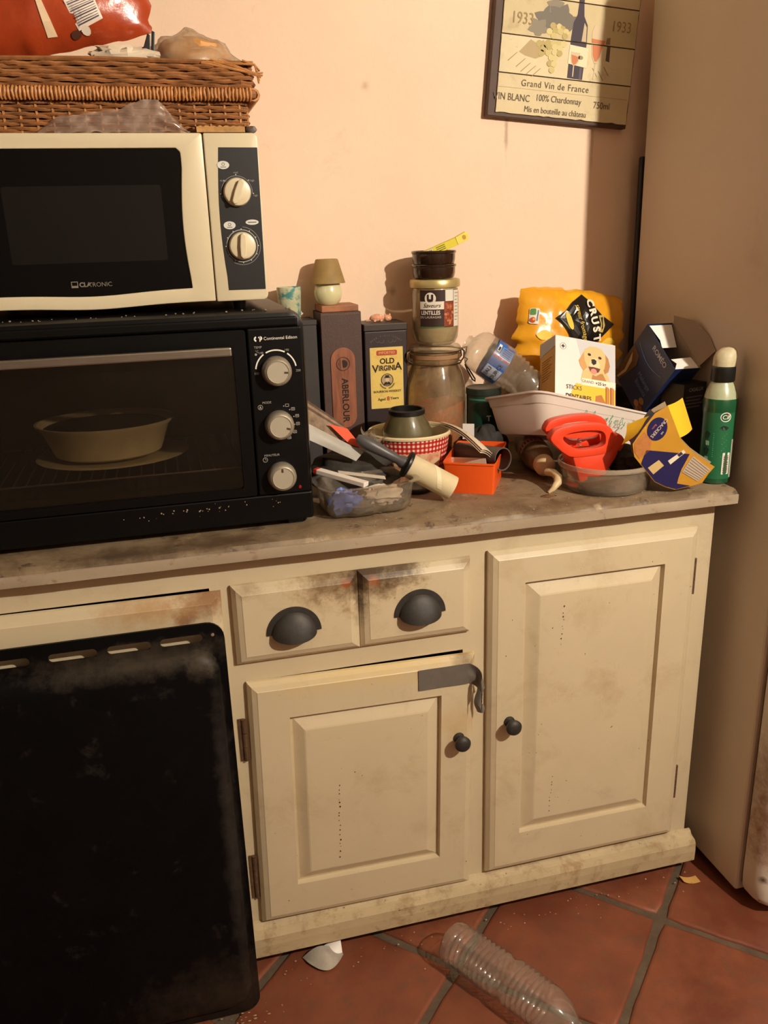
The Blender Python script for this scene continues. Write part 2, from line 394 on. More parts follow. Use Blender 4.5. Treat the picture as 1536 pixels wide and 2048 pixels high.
obj('carcass', join(box(-.44, -.42, .02, .48, .08, .893), box(1.025, 1.045, .02, .48, .08, .893), box(-.42, 1.025, .02, .48, .08, .1), box(-.42, 1.025, .465, .48, .1, .893), box(.045, .062, .02, .465, .1, .893), box(.530, .547, .02, .465, .1, .893)), M_inside, sb, world=True)
rails = [box(-.44, -.40, 0, .02, .08, .894), box(.036, .086, 0, .02, .08, .894), box(.509, .572, 0, .02, .08, .894), box(.998, 1.045, 0, .02, .08, .894),
         box(-.40, .036, 0, .02, .838, .894), box(.086, .509, 0, .02, .838, .894), box(.572, .998, 0, .02, .838, .894),
         box(-.40, .036, 0, .02, .08, .116), box(.086, .509, 0, .02, .08, .116), box(.572, .998, 0, .02, .08, .122), box(.086, .509, 0, .02, .644, .690)]
obj('face_frame', join(*rails), M_cream, sb, world=True)
obj('end_panel', box(1.0452, 1.049, 0, .48, .08, .894), M_cream, sb, world=True)
def front(x0, x1, z0, z1, panel=None, inner=None, yb=-.0005, yf=-.021):
    L = [(x0+.002, x1-.002, z0+.002, z1-.002, yb), (x0, x1, z0, z1, -.004), (x0+.001, x1-.001, z0+.001, z1-.001, -.009), (x0+.008, x1-.008, z0+.008, z1-.008, -.0165), (x0+.0165, x1-.0165, z0+.0165, z1-.0165, yf+.001), (x0+.018, x1-.018, z0+.018, z1-.018, yf)]
    if panel:
        a, b, c, d = panel; L += [(a, b, c, d, yf), (a+.002, b-.002, c+.002, d-.002, yf+.011), (a+.006, b-.006, c+.006, d-.006, yf+.0105)]
        a, b, c, d = inner; L += [(a, b, c, d, yf+.001), (a+.003, b-.003, c+.003, d-.003, yf+.0002)]
    return nested(L)
def turned(g, px, pz, deg):
    a = rad(deg); return [(px+(x-px)*cos(a)+(z-pz)*sin(a), y, pz-(x-px)*sin(a)+(z-pz)*cos(a)) for x, y, z in g[0]], g[1]
def knob(x, z, parent, y=-.021):
    g = lathe([(0, 0), (.0115, 0), (.0115, .002), (.0065, .004), (.006, .012), (.010, .016), (.0155, .021), (.0165, .026), (.014, .0305), (.008, .033), (0, .0338)], 28, axis='y')
    obj('knob', xf(g, M.Translation((x, y, z))), M_iron, parent, smooth=True, world=True)
def hinge(x, z0, z1, parent, y=-.004, w=.012):
    n = 3; gs = [box(x-w, x, y+.001, y+.003, z0, z1)]
    for i in range(n): a = z0+(z1-z0)*i/n; gs.append(xf(lathe([(0, a+.001), (.0042, a+.001), (.0042, a+(z1-z0)/n-.001), (0, a+(z1-z0)/n-.001)], 10), M.Translation((x, y, 0))))
    obj('hinge', join(*gs), M_rust, parent, world=True)
d = obj('door', front(.556, 1.008, .108, .847, (.629, .931, .201, .778), (.659, .905, .226, .748)), M_cream, sb, world=True); knob(.601, .478, d)
hinge(1.0105, .695, .775, d); hinge(1.0105, .197, .281, d)
d = obj('door', turned(front(.079, .525, .103, .647, (.154, .453, .188, .569), (.180, .427, .211, .539)), .079, .3, 1.05), M_lowdoor, sb, world=True); knob(.493, .461, d)
hinge(.0745, .480, .570, d, w=.010); hinge(.0715, .160, .262, d, w=.010)
drips = []
rng = random.Random(11)
for (x, z0, z1, n) in ((.2455, .40, .225, 17), (.713, .715, .625, 9), (.700, .325, .235, 9)):
    for i in range(n):
        t = (i+rng.uniform(-.3, .3))/n; r = rng.uniform(.0006, .0017); drips.append(blob((x+.0015*rng.uniform(-1, 1)-.004*t, -.0212, z0+(z1-z0)*t), (r, .0005, r*1.3), i, .2, 7, 5))
for i in range(60):
    x, z = rng.uniform(.10, 1.0), rng.uniform(.14, .80); r = rng.uniform(.0004, .0013)
    if abs(x-.54) < .03 or (x < .53 and z > .62): continue
    drips.append(blob((x, -.0212, z), (r, .0004, r), i, .3, 6, 4))
obj('grease_drips', join(*drips), mat('grease_brown', (74, 48, 28), .4), sb, world=True, kind='stuff')
M_tape = mat('grey_tape', (112, 106, 98), 0.38, var=(30, 0.15), metal=0.2)
def tape(u, v):
    s = u*.20
    if s < .105: x, y = .411+s, -.0225; dz = 0
    else:
        a = min((s-.105)/.018, pi*.75); x = .516+.018*sin(a); y = -.0225-.018*(1-cos(a)); dz = -(s-.105)*.55
    z = .603+(v-.5)*.044*(1 if s < .12 else 1-(s-.12)*3.5)+dz-.04*max(0, s-.02)*.2
    return V((x, y-.002*sin(v*9+u*20)*(1 if s > .1 else .1), z))
obj('tape', sheet(tape, 40, 6, .0006), M_tape, d, smooth=True, world=True, label='peeling grey adhesive tape on the door corner')
obj('tape', sheet(lambda u, v: V((.527+.016*u+.004*sin(v*7), -.022-.010*sin(pi*u)-.006*v, .585-.068*v-.008*u*sin(v*12))), 8, 14, .0006), M_tape, d, smooth=True, world=True)
dr = obj('drawer', join(front(.072, .3025, .686, .841), front(.3020, .521, .686, .841), box(.09, .505, .0, .40, .70, .82)), M_drawer, sb, world=True)
def cup_pull(cx, z0):
    k = obj('cup_pull', join(xf(lathe([(0, 0), (.050, 0), (.050, .0025), (.041, .0035), (.040, .0035)], 28, axis='y', a0=pi/2, a1=3*pi/2), M.Translation((cx, -.021, z0)))), M_iron, dr, smooth=True, world=True)
    def dome(u, v):
        a = pi*u; b = v*pi/2; c = cos(b)
        return V((cx-.041*cos(a)*c, -.0245-.024*sin(b)*(1-.25*sin(a)*c), z0-.012*sin(b)+.040*sin(a)*c))
    obj('cup', sheet(dome, 24, 10, .0015), M_iron, k, smooth=True, world=True)
cup_pull(.1785, .7415); cup_pull(.4165, .7435)
d = obj('door', turned(front(-.405, .052, .102, .834), .05, .5, .55), M_flap, sb, world=True)
prof = [(0, .100), (-.006, .098), (-.010, .092), (-.016, .089), (-.026, .086), (-.030, .078), (-.031, .060), (-.030, .034), (0, .034)]
obj('plinth', prism(prof, -.445, 1.062, lambda u, v, n: (n, u, v)), M_plinth, sb, world=True)
obj('plinth_return', prism([(1.0495, .100), (1.053, .096), (1.062, .086), (1.064, .060), (1.063, .034), (1.0495, .034)], .0, .46, lambda u, v, n: (u, n, v)), M_plinth, sb, world=True)
for x in (-.40, .05, .54, .99):
    for y in (.03, .42): obj('foot', box(x, x+.04, y, y+.04, 0, .08), M_inside, sb, world=True)

M_top = mat('worn_worktop', (138, 118, 92), 0.55, var=(7, 0.3), stains=[((92, 70, 48), 9, 0.46, 0.64, 0.8), ((178, 156, 124), 15, 0.58, 0.70, 0.6), ((52, 38, 26), 34, 0.58, 0.66, 0.75)], bump=(35, 0.3),
            spots=[(-.1, -.02, .925, .09, (62, 44, 30), .8, (.7, 1.5, 1)), (.08, -.01, .925, .07, (70, 50, 34), .7, (.7, 1.5, 1)), (.69, .0, .925, .03, (96, 62, 36), .5)])
M_edge = mat('worktop_edge_paint', (164, 147, 124), 0.5, var=(8, 0.1), stains=[((120, 88, 58), 40, 0.58, 0.70, 0.7), ((92, 54, 38), 70, 0.68, 0.72, 0.8)], bump=(50, 0.2))
wt = thing('worktop', 'long stained wooden worktop on the cream sideboard', 'worktop', (.3, .22, .895))
def edge(i, r): return .0018*MN.noise(V((i*14.0, r*3.1, 0)))
L = []
for x in [-.46+1.528*i/90 for i in range(91)]:
    L.append([(x, .497, .8955), (x, -.036, .8955), (x, -.0405+edge(x, 1), .899), (x, -.0415+edge(x, 2), .912), (x, -.039+edge(x, 3), .9195), (x, -.034+2*edge(x, 4), .9235), (x, -.026, .925), (x, .497, .925)])
obj('top_board', loopskin(L, True, True), M_top, wt, world=True, smooth=True, ang=30)
obj('front_lip', loopskin([[(x, -.0352, .897), (x, -.0428+edge(x, 5), .897), (x, -.0436+edge(x, 6), .905), (x, -.0432+edge(x, 7), .9155+edge(x, 8)), (x, -.0352, .9165)] for x in [-.46+1.529*i/90 for i in range(91)]], True, True), M_edge, wt, world=True, smooth=True, ang=30)

# ------------------------------------------------------------------ black metal panel leaning on the sideboard
M_enamel = mat('black_enamel', (9, 8, 9), 0.45, spec=0.12, var=(12, 0.3), stains=[((74, 66, 58), 20, 0.60, 0.80, 0.35)], bump=(30, 0.12),
               spots=[(-.10, -.08, .745, .035, (96, 84, 70), .35, (.16, .3, 1)), (.01, -.08, .735, .04, (96, 84, 70), .4), (.03, -.1, .4, .02, (88, 80, 72), .22, (1, .2, .05)), (-.0, -.1, .06, .10, (70, 56, 44), .4, (.5, .5, 1))])
lean = M.Translation((-.33, -.118, .001)) @ M.Rotation(rad(-5.2), 4, 'X')
pn = thing('metal_panel', 'large black enamelled metal panel with slotted top rim leaning on the sideboard', 'panel', mtx=lean)
PH, PL, PR = .795, -.40, .383
fl = lambda u, v, n: (u, n, v)
slots = []
for a in (-.335, -.228, -.121, -.014, .093, .187, .274):
    b = a+(.078 if a < .18 else .072)
    slots.append(rrect(a, b, PH-.034, PH-.0185, .0074, 5))
obj('rim_plate', holed(rrect(PL, PR, 0, PH, .03, 6), slots, fl, .006), M_enamel, pn)
def rr(i, r, y): return [(u, y, v) for u, v in rrect(PL+i, PR-i*.6, i, PH-.026-i, r, 8)]
obj('raised_field', loopskin([rr(.018, .045, .0), rr(.021, .043, -.006), rr(.028, .040, -.014), rr(.040, .036, -.0185), rr(.060, .03, -.0205)]), M_enamel, pn, smooth=True)
obj('screw', xf(lathe([(0, .0), (.0032, .0), (.0026, .0016), (0, .002)], 10, axis='y'), M.Translation((PR-.020, 0, PH-.022))), mat('bright_screw', (200, 190, 172), .3, metal=.8), pn)

# ------------------------------------------------------------------ fridge
M_fridge = mat('fridge_enamel', (206, 190, 170), 0.45, var=(2.5, 0.05), stains=[((150, 122, 98), 4, 0.60, 0.85, 0.4), ((92, 66, 48), 110, 0.75, 0.78, 0.6)])
M_fdoor = mat('fridge_door_enamel', (212, 200, 184), 0.4, var=(2.5, 0.05), spots=[(1.135, -.20, .30, .09, (128, 84, 52), .85, (1.2, .5, .5)), (1.12, -.19, .20, .06, (140, 96, 60), .7, (1.6, .5, .6)), (1.115, -.19, .10, .012, (74, 44, 28), .9)], stains=[((120, 82, 52), 40, 0.66, 0.72, 0.7)])
fr = thing('refrigerator', 'tall off-white refrigerator with rusty door edge beside the sideboard', 'refrigerator', (1.40, .16, 0))
obj('body', box(1.10, 1.70, -.128, .44, .022, 1.95), M_fridge, fr, world=True, bevel=.006)
lp = []
for z, i in ((.03, .02), (.036, .008), (.05, .002), (.08, 0), (1.90, 0), (1.93, .004), (1.945, .02)):
    r = [(1.104+i, -.141), (1.104+i, -.17), (1.108+i, -.186), (1.118+i, -.198), (1.135+i, -.204), (1.40, -.206), (1.665-i, -.204), (1.682-i, -.198), (1.692-i, -.186), (1.696-i, -.17), (1.696-i, -.141)]
    lp.append([(x, y, z) for x, y in r])
obj('door', loopskin(lp, True, True), M_fdoor, fr, world=True, smooth=True)
obj('gasket', box(1.113, 1.687, -.1405, -.1285, .045, 1.93), mat('door_gasket', (120, 104, 90), .7), fr, world=True)
obj('condenser', box(1.099, 1.66, .447, .462, .30, 1.575), mat('condenser_black', (28, 24, 22), .6), fr, world=True, bevel=.004)
for x in (1.13, 1.64):
    for y in (-.10, .38): obj('foot', box(x, x+.03, y, y+.03, 0, .022), mat('black_foot', (30, 28, 26), .7), fr, world=True)
# ------------------------------------------------------------------ table oven
M_oven = mat('oven_black', (11, 10, 10), 0.35, spec=0.2, var=(8, 0.2), stains=[((44, 38, 32), 14, 0.58, 0.8, 0.3)], bump=(120, 0.06))
M_cavity = mat('oven_cavity', (92, 84, 74), 0.5, metal=0.4, var=(12, 0.3))
M_white = ink(225, 220, 208); M_dim = ink(150, 146, 138)
ov = thing('table_oven', 'black table oven with three silver knobs on the worktop', 'oven', (-.06, .22, .925))
OX0, OX1, OZ0, OZ1 = -.365, .238, .936, 1.306
def orr(i, y, r=.028): return [(u, y, v) for u, v in rrect(OX0+i, OX1-i, OZ0+i*.3, OZ1-i, max(r-i, .004), 6, (0, 1, 1, 0))]
obj('shell', loopskin([orr(.010, .055), orr(.012, .036), orr(.004, .038), orr(0, .052), orr(0, .40), orr(.01, .405), orr(.3, .405)][:6], True, False), M_oven, ov, world=True, smooth=True, ang=50)
obj('cavity', join(box(-.335, -.33, .06, .39, .985, 1.27), box(.125, .13, .06, .39, .985, 1.27), box(-.33, .125, .385, .39, .985, 1.27), box(-.33, .125, .06, .385, .985, .989), box(-.33, .125, .06, .385, 1.266, 1.27)), M_cavity, ov, world=True)
obj('bottom_rail', box(OX0+.006, OX1-.004, .031, .06, .938, .988), M_oven, ov, world=True, bevel=.003)
obj('top_rail', box(OX0+.012, OX1-.012, .033, .06, 1.279, 1.296), M_oven, ov, world=True, bevel=.004)
cp = obj('control_panel', box(.139, OX1-.007, .030, .10, .989, 1.279), M_oven, ov, world=True, bevel=.003)
dfr = obj('door', holed(rrect(-.352, .136, .991, 1.278, .004, 2), [rrect(-.325, .114, 1.005, 1.244, .006, 3)], lambda u, v, n: (u, n+.026, v), .014), M_oven, ov, world=True)
obj('glass', box(-.327, .116, .031, .034, 1.003, 1.246), film('smoked_glass', (212, 205, 194), (40, 34, 28), .06, .08, .3, noise=9, edge_dark=.3), dfr, world=True)
M_steel = mat('brushed_steel', (150, 138, 124), 0.38, metal=0.85, var=(40, 0.2), stretch=(1, 1, 30))
hd = obj('handle', box(-.31, .109, -.008, .002, 1.240, 1.2545), M_steel, dfr, world=True, bevel=.0025)
for x in (-.30, .085): obj('handle_mount', box(x, x+.015, .0, .027, 1.243, 1.252), M_oven, dfr, world=True)
rackg = [tube([(-.328, y, 1.032), (.123, y, 1.032)], .0022, 6) for y in (.075, .37)]+[tube([(x, .075, 1.034), (x, .37, 1.034)], .0015, 5) for x in [-.31+.021*i for i in range(21)]]
obj('rack', join(*rackg), M_steel, ov, world=True, smooth=True)
M_kn = mat('satin_knob', (176, 166, 148), 0.35, metal=0.6, var=(60, 0.12)); M_kcap = mat('satin_knob_cap', (172, 162, 142), 0.5, metal=0.25)
fo = frame((0, .030, 0), (1, 0, 0), (0, 0, 1))
def ovp(g): return xf(g, MW[ov.name].inverted())
def odecal(poly, m, name='print'): return obj(name, prism(poly, 0, .0006, fo), m, cp, world=True)
def otext(s, size, u, v, m, **k):
    g = text_geo(s, size, k.get('align', 'CENTER')); return obj('lettering', ([fo(u+x, v+y, .0008) for x, y, z in g[0]], g[1]), m, cp, world=True)
for (kx, kz, ang) in ((.184, 1.207, -5), (.1825, 1.114, -18), (.181, 1.0225, 92)):
    k = obj('knob', xf(lathe([(0, 0), (.025, 0), (.0255, .004), (.0245, .016), (.022, .021), (.0195, .0225)], 36, axis='y'), M.Translation((kx, .030, kz))), M_kn, ov, world=True, smooth=True)
    obj('knob_cap', xf(lathe([(.0195, .0222), (.0185, .0235), (.0175, .0222), (0, .0222)], 32, axis='y'), M.Translation((kx, .030, kz))), M_kcap, k, world=True, smooth=True)
    a = rad(ang); obj('pointer', xf(box(.011, .017, -.0012, .0, -.0014, .0014), M.Translation((kx, .0080, kz)) @ M.Rotation(-a, 4, 'Y')), ink(70, 58, 44), k, world=True)
otext('Continental Edison', .0074, .1945, 1.2615, M_white)
odecal(arcband(.1545, 1.2615, .0018, .0045, rad(100), rad(260)), M_white); odecal(arcband(.1605, 1.2625, .0012, .0036, rad(-90), rad(170)), M_white); odecal([(.1592, 1.257), (.1608, 1.257), (.1608, 1.266), (.1592, 1.266)], M_white)
for a0, a1 in ((125, 172), (62, 117), (10, 54)): odecal(arcband(.184, 1.207, .0335, .0358, rad(a0), rad(a1), 14), M_white)
otext('TEMP', .0055, .1555, 1.2475, M_dim); otext('°C', .0055, .1535, 1.2405, M_dim); odecal(ell(.1515, 1.236, .002, .002, 10), M_dim)
for s, u, v in (('140', .160, 1.238), ('190', .2035, 1.2405), ('100', .1505, 1.204), ('250', .2215, 1.205)): otext(s, .0055, u, v, M_dim)
otext('MODE', .0055, .164, 1.1535, M_dim); odecal(arcband(.1525, 1.146, .0036, .0044, 0, 2*pi, 20), M_dim); odecal([(.1503, 1.144), (.1547, 1.144), (.1525, 1.149)], M_dim)
otext('MINUTEUR', .0055, .1665, 1.0605, M_dim); odecal(arcband(.1545, 1.053, .0036, .0044, 0, 2*pi, 20), M_dim); odecal([(.1543, 1.053), (.1549, 1.053), (.1549, 1.056), (.1543, 1.056)], M_dim); odecal([(.1543, 1.0527), (.157, 1.0527), (.157, 1.0533), (.1543, 1.0533)], M_dim)
for (u, v) in ((.1985, 1.1465), (.2085, 1.1395), (.2150, 1.127), (.2155, 1.113), (.2095, 1.099), (.1990, 1.0895)):
    odecal(ell(u-.0058, v-.001, .0011, .0011, 8), M_dim)
    obj('print', holed(rrect(u-.0032, u+.0032, v-.0026, v+.0026, .0008, 2), [rrect(u-.0024, u+.0024, v-.0018, v+.0018, .0005, 2)], lambda a, b, n: fo(a, b, n), .0006), M_dim, cp, world=True)
    if v < 1.14: odecal([(u-.0016, v-.0004), (u+.0016, v-.0004), (u+.0016, v+.0006), (u-.0016, v+.0006)], M_dim)
obj('indicator_light', xf(lathe([(0, 0), (.003, 0), (.0026, .0016), (0, .002)], 12, axis='y'), M.Translation((.2125, .030, .9985))), mat('red_lens', (150, 22, 26), .25), ov, world=True, smooth=True)
for x in (-.33, .19):
    for y in (.07, .35): obj('foot', box(x, x+.028, y-.02, y+.01, .925, .938), mat('rubber_foot', (16, 15, 15), .7), ov, world=True, bevel=.002)
M_dish = mat('enamel_dish', (226, 216, 186), 0.35, var=(15, 0.12), stains=[((150, 118, 76), 22, .6, .75, .5)])
bd = thing('baking_dish', 'cream oval baking dish standing inside the black table oven', 'dish', (-.115, .215, 1.048))
obj('bowl', lathe([(0, 0), (.088, 0), (.096, .004), (.114, .050), (.125, .060), (.1255, .063), (.121, .063), (.111, .051), (.093, .007), (0, .005)], 56, sy=.86), M_dish, bd, smooth=True)
obj('dark_contents', lathe([(0, .056), (.06, .057), (.108, .0545), (.1125, .052), (.108, .046), (0, .044)], 48, sy=.86), mat('dark_brown_contents', (26, 20, 14), .8, var=(40, .4)), bd, smooth=True)  # dark brown disc that makes the inside of the dish dark
pl = thing('plate', 'flat cream plate under the baking dish in the oven', 'plate', (-.108, .215, 1.0358))
obj('plate_disc', lathe([(0, 0), (.085, 0), (.10, .002), (.134, .009), (.138, .0105), (.134, .0118), (.10, .006), (0, .0045)], 56, sy=.9), M_dish, pl, smooth=True)
pts = []
for i in range(30):
    x = random.uniform(-.33, .22); y = random.uniform(.045, .075); r = random.uniform(.0008, .0022); pts.append(blob((x, y, OZ1+r*.4), (r, r, r*.7), i, .3, 6, 4))
for i in range(34):
    x = random.gauss(.06, .08); r = random.uniform(.0005, .0016)
    if x < .2: pts.append(blob((x, .0305-r*.2, random.gauss(.972, .006)), (r, r*.6, r), i, .3, 6, 4))
o = obj('crumbs', join(*pts), mat('crumb', (150, 130, 106), .8, var=(200, .4)), None, kind='stuff'); tag(o, 'pale crumbs strewn over the black table oven', 'crumbs')

# ------------------------------------------------------------------ microwave
M_mw = mat('microwave_cream', (212, 198, 166), 0.28, var=(4, 0.04), stains=[((170, 132, 84), 12, .62, .82, .35)], coat=0.3)
M_mwblk = mat('microwave_black_glass', (7, 7, 8), 0.10, spec=0.3)
M_mwpanel = mat('microwave_panel_black', (20, 19, 20), 0.42, var=(80, .1))
mw = thing('microwave', 'cream microwave with black door window on top of the table oven', 'microwave', (-.06, .26, 1.306))
MX0, MX1, MZ0, MZ1 = -.30, .1855, 1.322, 1.584
obj('casing', box(MX0+.002, MX1-.003, .098, .43, MZ0+.002, MZ1-.002), M_mw, mw, world=True, bevel=.004)
def wave(x, z, a): return z-a*math.exp(-((x+.095)/.085)**2)
bot = [(x, wave(x, 1.3235, .0055)) for x in [MX0+(.0965-MX0)*i/30 for i in range(31)]]
outer = bot+[(.0965, MZ1-.002), (.094, MZ1), (MX0+.01, MZ1), (MX0, MZ1-.01)]
wb = [(x, wave(x, 1.346, .006)+.002*((x-.06)/.3)) for x in [-.275+.335*i/24 for i in range(25)]]
wr = [(.0605-.0065*sin(pi*min(1, t*1.15)) , 1.346+(1.562-1.346)*t) for t in [i/14 for i in range(1, 14)]]
hole = wb+wr+[(.060, 1.556), (.054, 1.562), (-.275, 1.562)]
mdoor = obj('door', holed(outer, [hole], lambda u, v, n: (u, .078+n, v), .02), M_mw, mw, world=True, bevel=.0022, seg=3, smooth=True)
win = obj('window', prism([(a, b) for a, b in hole], .0815, .083, lambda u, v, n: (u, n, v)), M_mwblk, mdoor, world=True)
fm = frame((0, .0815, 0), (1, 0, 0), (0, 0, 1))
obj('mesh_screen', prism(rrect(-.215, .025, 1.392, 1.508, .004, 3), 0, .0003, fm), mat('window_screen', (20, 18, 18), .22, spec=.35), win, world=True)
def mtext(s, size, u, v, m, parent, fn, **k):
    g = text_geo(s, size, 'CENTER', 1.0, k.get('bold', 0)); sx = k.get('sx', 1)
    return obj('lettering', ([fn(u+x*sx, v+y, .0006) for x, y, z in g[0]], g[1]), m, parent, world=True)
M_logo = ink(120, 112, 100)
obj('logo', holed([(-.131, 1.3535), (-.1205, 1.3535), (-.1205, 1.3635), (-.131, 1.3635)], [[(-.1298, 1.3570), (-.1217, 1.3570), (-.1217, 1.3623), (-.1298, 1.3623)]], fm, .0004), M_logo, win, world=True)
mtext('CLA', .0098, -.1095, 1.3578, M_logo, win, fm, bold=.0004); mtext('TRONIC', .0098, -.086, 1.3574, M_logo, win, fm)
cpan = obj('control_panel', prism(rrect(.0985, MX1, MZ0, MZ1, .009, 4, (1, 1, 0, 0)), .078, .098, lambda u, v, n: (u, n, v)), M_mw, mw, world=True, bevel=.0022, seg=3, smooth=True)
inset = [(.1195, 1.340), (.1815, 1.3395), (.1835, 1.562), (.121, 1.5625)]+[(.121-.0065*sin(pi*t), 1.5625-.2225*t) for t in [i/10 for i in range(1, 10)]]
obj('inset', prism(inset, .0774, .0785, lambda u, v, n: (u, n, v)), M_mwpanel, cpan, world=True)
fp = frame((0, .0774, 0), (1, 0, 0), (0, 0, 1)); M_pale = ink(206, 204, 196); M_ring = ink(150, 148, 142)
for (kx, kz, ang) in ((.1455, 1.4945, 22), (.1475, 1.4105, 3)):
    k = obj('knob', xf(lathe([(0, 0), (.0225, 0), (.0222, .006), (.0205, .0095), (.018, .0105), (0, .0105)], 36, axis='y'), M.Translation((kx, .0774, kz))), M_mw, mw, world=True, smooth=True)
    a = rad(ang); gr = [( .0, .021), (.0045, .017), (.0055, 0), (.0045, -.017), (0, -.0205), (-.0045, -.017), (-.0055, 0), (-.0045, .017)]
    obj('grip', xf(prism(gr, .0664, .059, lambda u, v, n: (u, n, v)), M.Translation((kx, 0, kz)) @ M.Rotation(a, 4, 'Y')), M_mw, k, world=True, bevel=.0016)
    obj('dial_ring', prism(arcband(kx, kz, .0248, .0254 if kz > 1.45 else .0262, rad(-5 if kz > 1.45 else 0), rad(185 if kz > 1.45 else 359.9), 32), 0, .0004, fp), M_ring, cpan, world=True)
    for i in range(5 if kz > 1.45 else 12):
        t = rad(185-190*i/4) if kz > 1.45 else rad(30*i); obj('print', prism(ell(kx+.0268*cos(t), kz+.0268*sin(t), .0009, .0009, 6), 0, .0004, fp), M_pale, cpan, world=True)
obj('dial_ring', prism(arcband(.1475, 1.4105, .0298, .0304, rad(-120), rad(85), 24), 0, .0004, fp), M_ring, cpan, world=True)
for cx_, cz_, rx in ((.1265, 1.536, .0098), (.1292, 1.4435, .0098), (.1665, 1.4475, .0108)):
    obj('badge', prism(ell(cx_, cz_, rx, .0062 if rx < .01 else .0042, 24), 0, .0004, fp), M_pale, cpan, world=True)
    if rx < .01: obj('print', prism(arcband(cx_, cz_+.0012, .0018, .0026, 0, 2*pi, 14), .0004, .0007, fp), ink(90, 88, 86), cpan, world=True)
    obj('print', prism([(cx_-.0045, cz_-.0036), (cx_+.0045, cz_-.0036), (cx_+.0045, cz_-.0026), (cx_-.0045, cz_-.0026)] if rx < .01 else [(cx_-.007, cz_-.0007), (cx_+.007, cz_-.0007), (cx_+.007, cz_+.0007), (cx_-.007, cz_+.0007)], .0004, .0007, fp), ink(90, 88, 86), cpan, world=True)
for s, u, v in (('low', .1235, 1.489), ('high', .1755, 1.489), ('med', .1455, 1.5245), ('M.low', .1245, 1.512), ('M.high', .1695, 1.512)): mtext(s, .0042, u, v, M_ring, cpan, fp)
for x in (-.27, .14):
    for y in (.13, .38): obj('foot', lathe([(0, 1.306), (.010, 1.306), (.012, 1.3245), (0, 1.3245)], 14) if False else xf(lathe([(0, 1.306), (.010, 1.306), (.012, 1.3245), (0, 1.3245)], 14), M.Translation((x, y, 0))), mat('rubber_foot', (16, 15, 15), .7), mw, world=True)

# ------------------------------------------------------------------ wicker hamper on the microwave
M_wick = mat('wicker', (150, 98, 56), 0.55, var=(45, 0.35), stains=[((96, 58, 32), 18, .5, .7, .6)], bump=(200, .2)); M_wick2 = mat('wicker_light', (186, 128, 74), 0.5, var=(60, 0.3), bump=(200, .2))
hp = thing('wicker_hamper', 'brown wicker hamper with a flat lid standing on the microwave', 'hamper', (-.06, .25, 1.584))
def hring(i, z, amp, ph, n=260, x0=-.285, x1=.176, y0=.105, y1=.395, jit=.0006):
    base = rrect(x0-i, x1+i, y0-i, y1+i, .02, 5); seg = []
    per = [V((a, b, 0)) for a, b in base]; L = len(per); d = [0]
    for k in range(L): d.append(d[-1]+(per[(k+1) % L]-per[k]).length)
    out = []
    for s in range(n):
        t = d[-1]*s/n; k = max(j for j in range(L) if d[j] <= t); a, b = per[k], per[(k+1) % L]; e = (b-a).normalized(); p = a+e*(t-d[k]); nn = V((e.y, -e.x, 0))
        p = p+nn*(amp*sin(2*pi*t/.048+ph)); out.append((p.x, p.y, z+random.uniform(-jit, jit)+.0008*sin(t*23+ph*3)))
    return out
obj('body_weave', join(*[tube(hring(0, 1.5885+k*.0052, .0028, pi*(k % 2)), .0027, 5, True) for k in range(9)]), M_wick, hp, world=True, smooth=True, kind='stuff')
obj('body_stakes', join(*[tube([(x, .1062, 1.586), (x+.001, .105, 1.61), (x, .1062, 1.634)], .0022, 5) for x in [-.27+.024*i for i in range(19)]]+[tube([(.175, y, 1.586), (.1765, y, 1.61), (.175, y, 1.634)], .0022, 5) for y in [.12+.024*i for i in range(12)]]), M_wick2, hp, world=True, smooth=True, kind='stuff')
obj('body_core', box(-.279, .170, .111, .389, 1.586, 1.634), mat('wicker_dark', (64, 38, 22), .8), hp, world=True)
lid = obj('lid', box(-.287, .180, .103, .397, 1.64, 1.686), mat('wicker_dark', (64, 38, 22), .8), hp, world=True)
obj('lid_weave', join(*[tube(hring(.009+.002*sin(k), 1.6545+k*.0058, .0034, pi*(k % 2)), .0031, 5, True) for k in range(6)]), M_wick, lid, world=True, smooth=True, kind='stuff')
wr_ = []
for x in [-.29+.0056*i for i in range(85)]: wr_.append(tube([(x+random.uniform(-.0008, .0008)+.0006*math.cos(2*pi*q/9), .0965+.0085*cos(2*pi*q/9+.3), 1.6425+.0085*sin(2*pi*q/9+.3)) for q in range(9)], .0026, 5, True))
for y in [.10+.0056*i for i in range(53)]: wr_.append(tube([(.186+.0085*cos(2*pi*q/9), y, 1.6425+.0085*sin(2*pi*q/9)) for q in range(9)], .0026, 5, True))
obj('rim_wrap', join(*wr_), M_wick2, lid, world=True, smooth=True, kind='stuff')
obj('rim_core', join(tube([(-.29, .0965, 1.6425), (.186, .0965, 1.6425), (.186, .40, 1.6425)], .0075, 8)), M_wick, lid, world=True)
top = [tube([(-.288+.005*sin(i), y, 1.6885+.0016*sin(i*2.1)), (-.05, y+.002*sin(i), 1.690+.0016*sin(i*1.3+1)), (.188, y, 1.688)], .0032, 5) for i, y in enumerate([.098+.0062*i for i in range(49)])]
obj('top_weave', join(*top), M_wick, lid, world=True, smooth=True, kind='stuff')
tw = [tube([(.15+random.uniform(-.05, .04), .095, 1.69+random.uniform(-.003, .003)), (.19, .094+random.uniform(-.003, 0), 1.68+random.uniform(-.012, .008)), (.199+random.uniform(-.004, .004), .10, 1.672+random.uniform(-.014, .01))], .0016, 5) for i in range(9)]
obj('loose_strand', join(*tw), M_wick2, lid, world=True, smooth=True, kind='stuff')
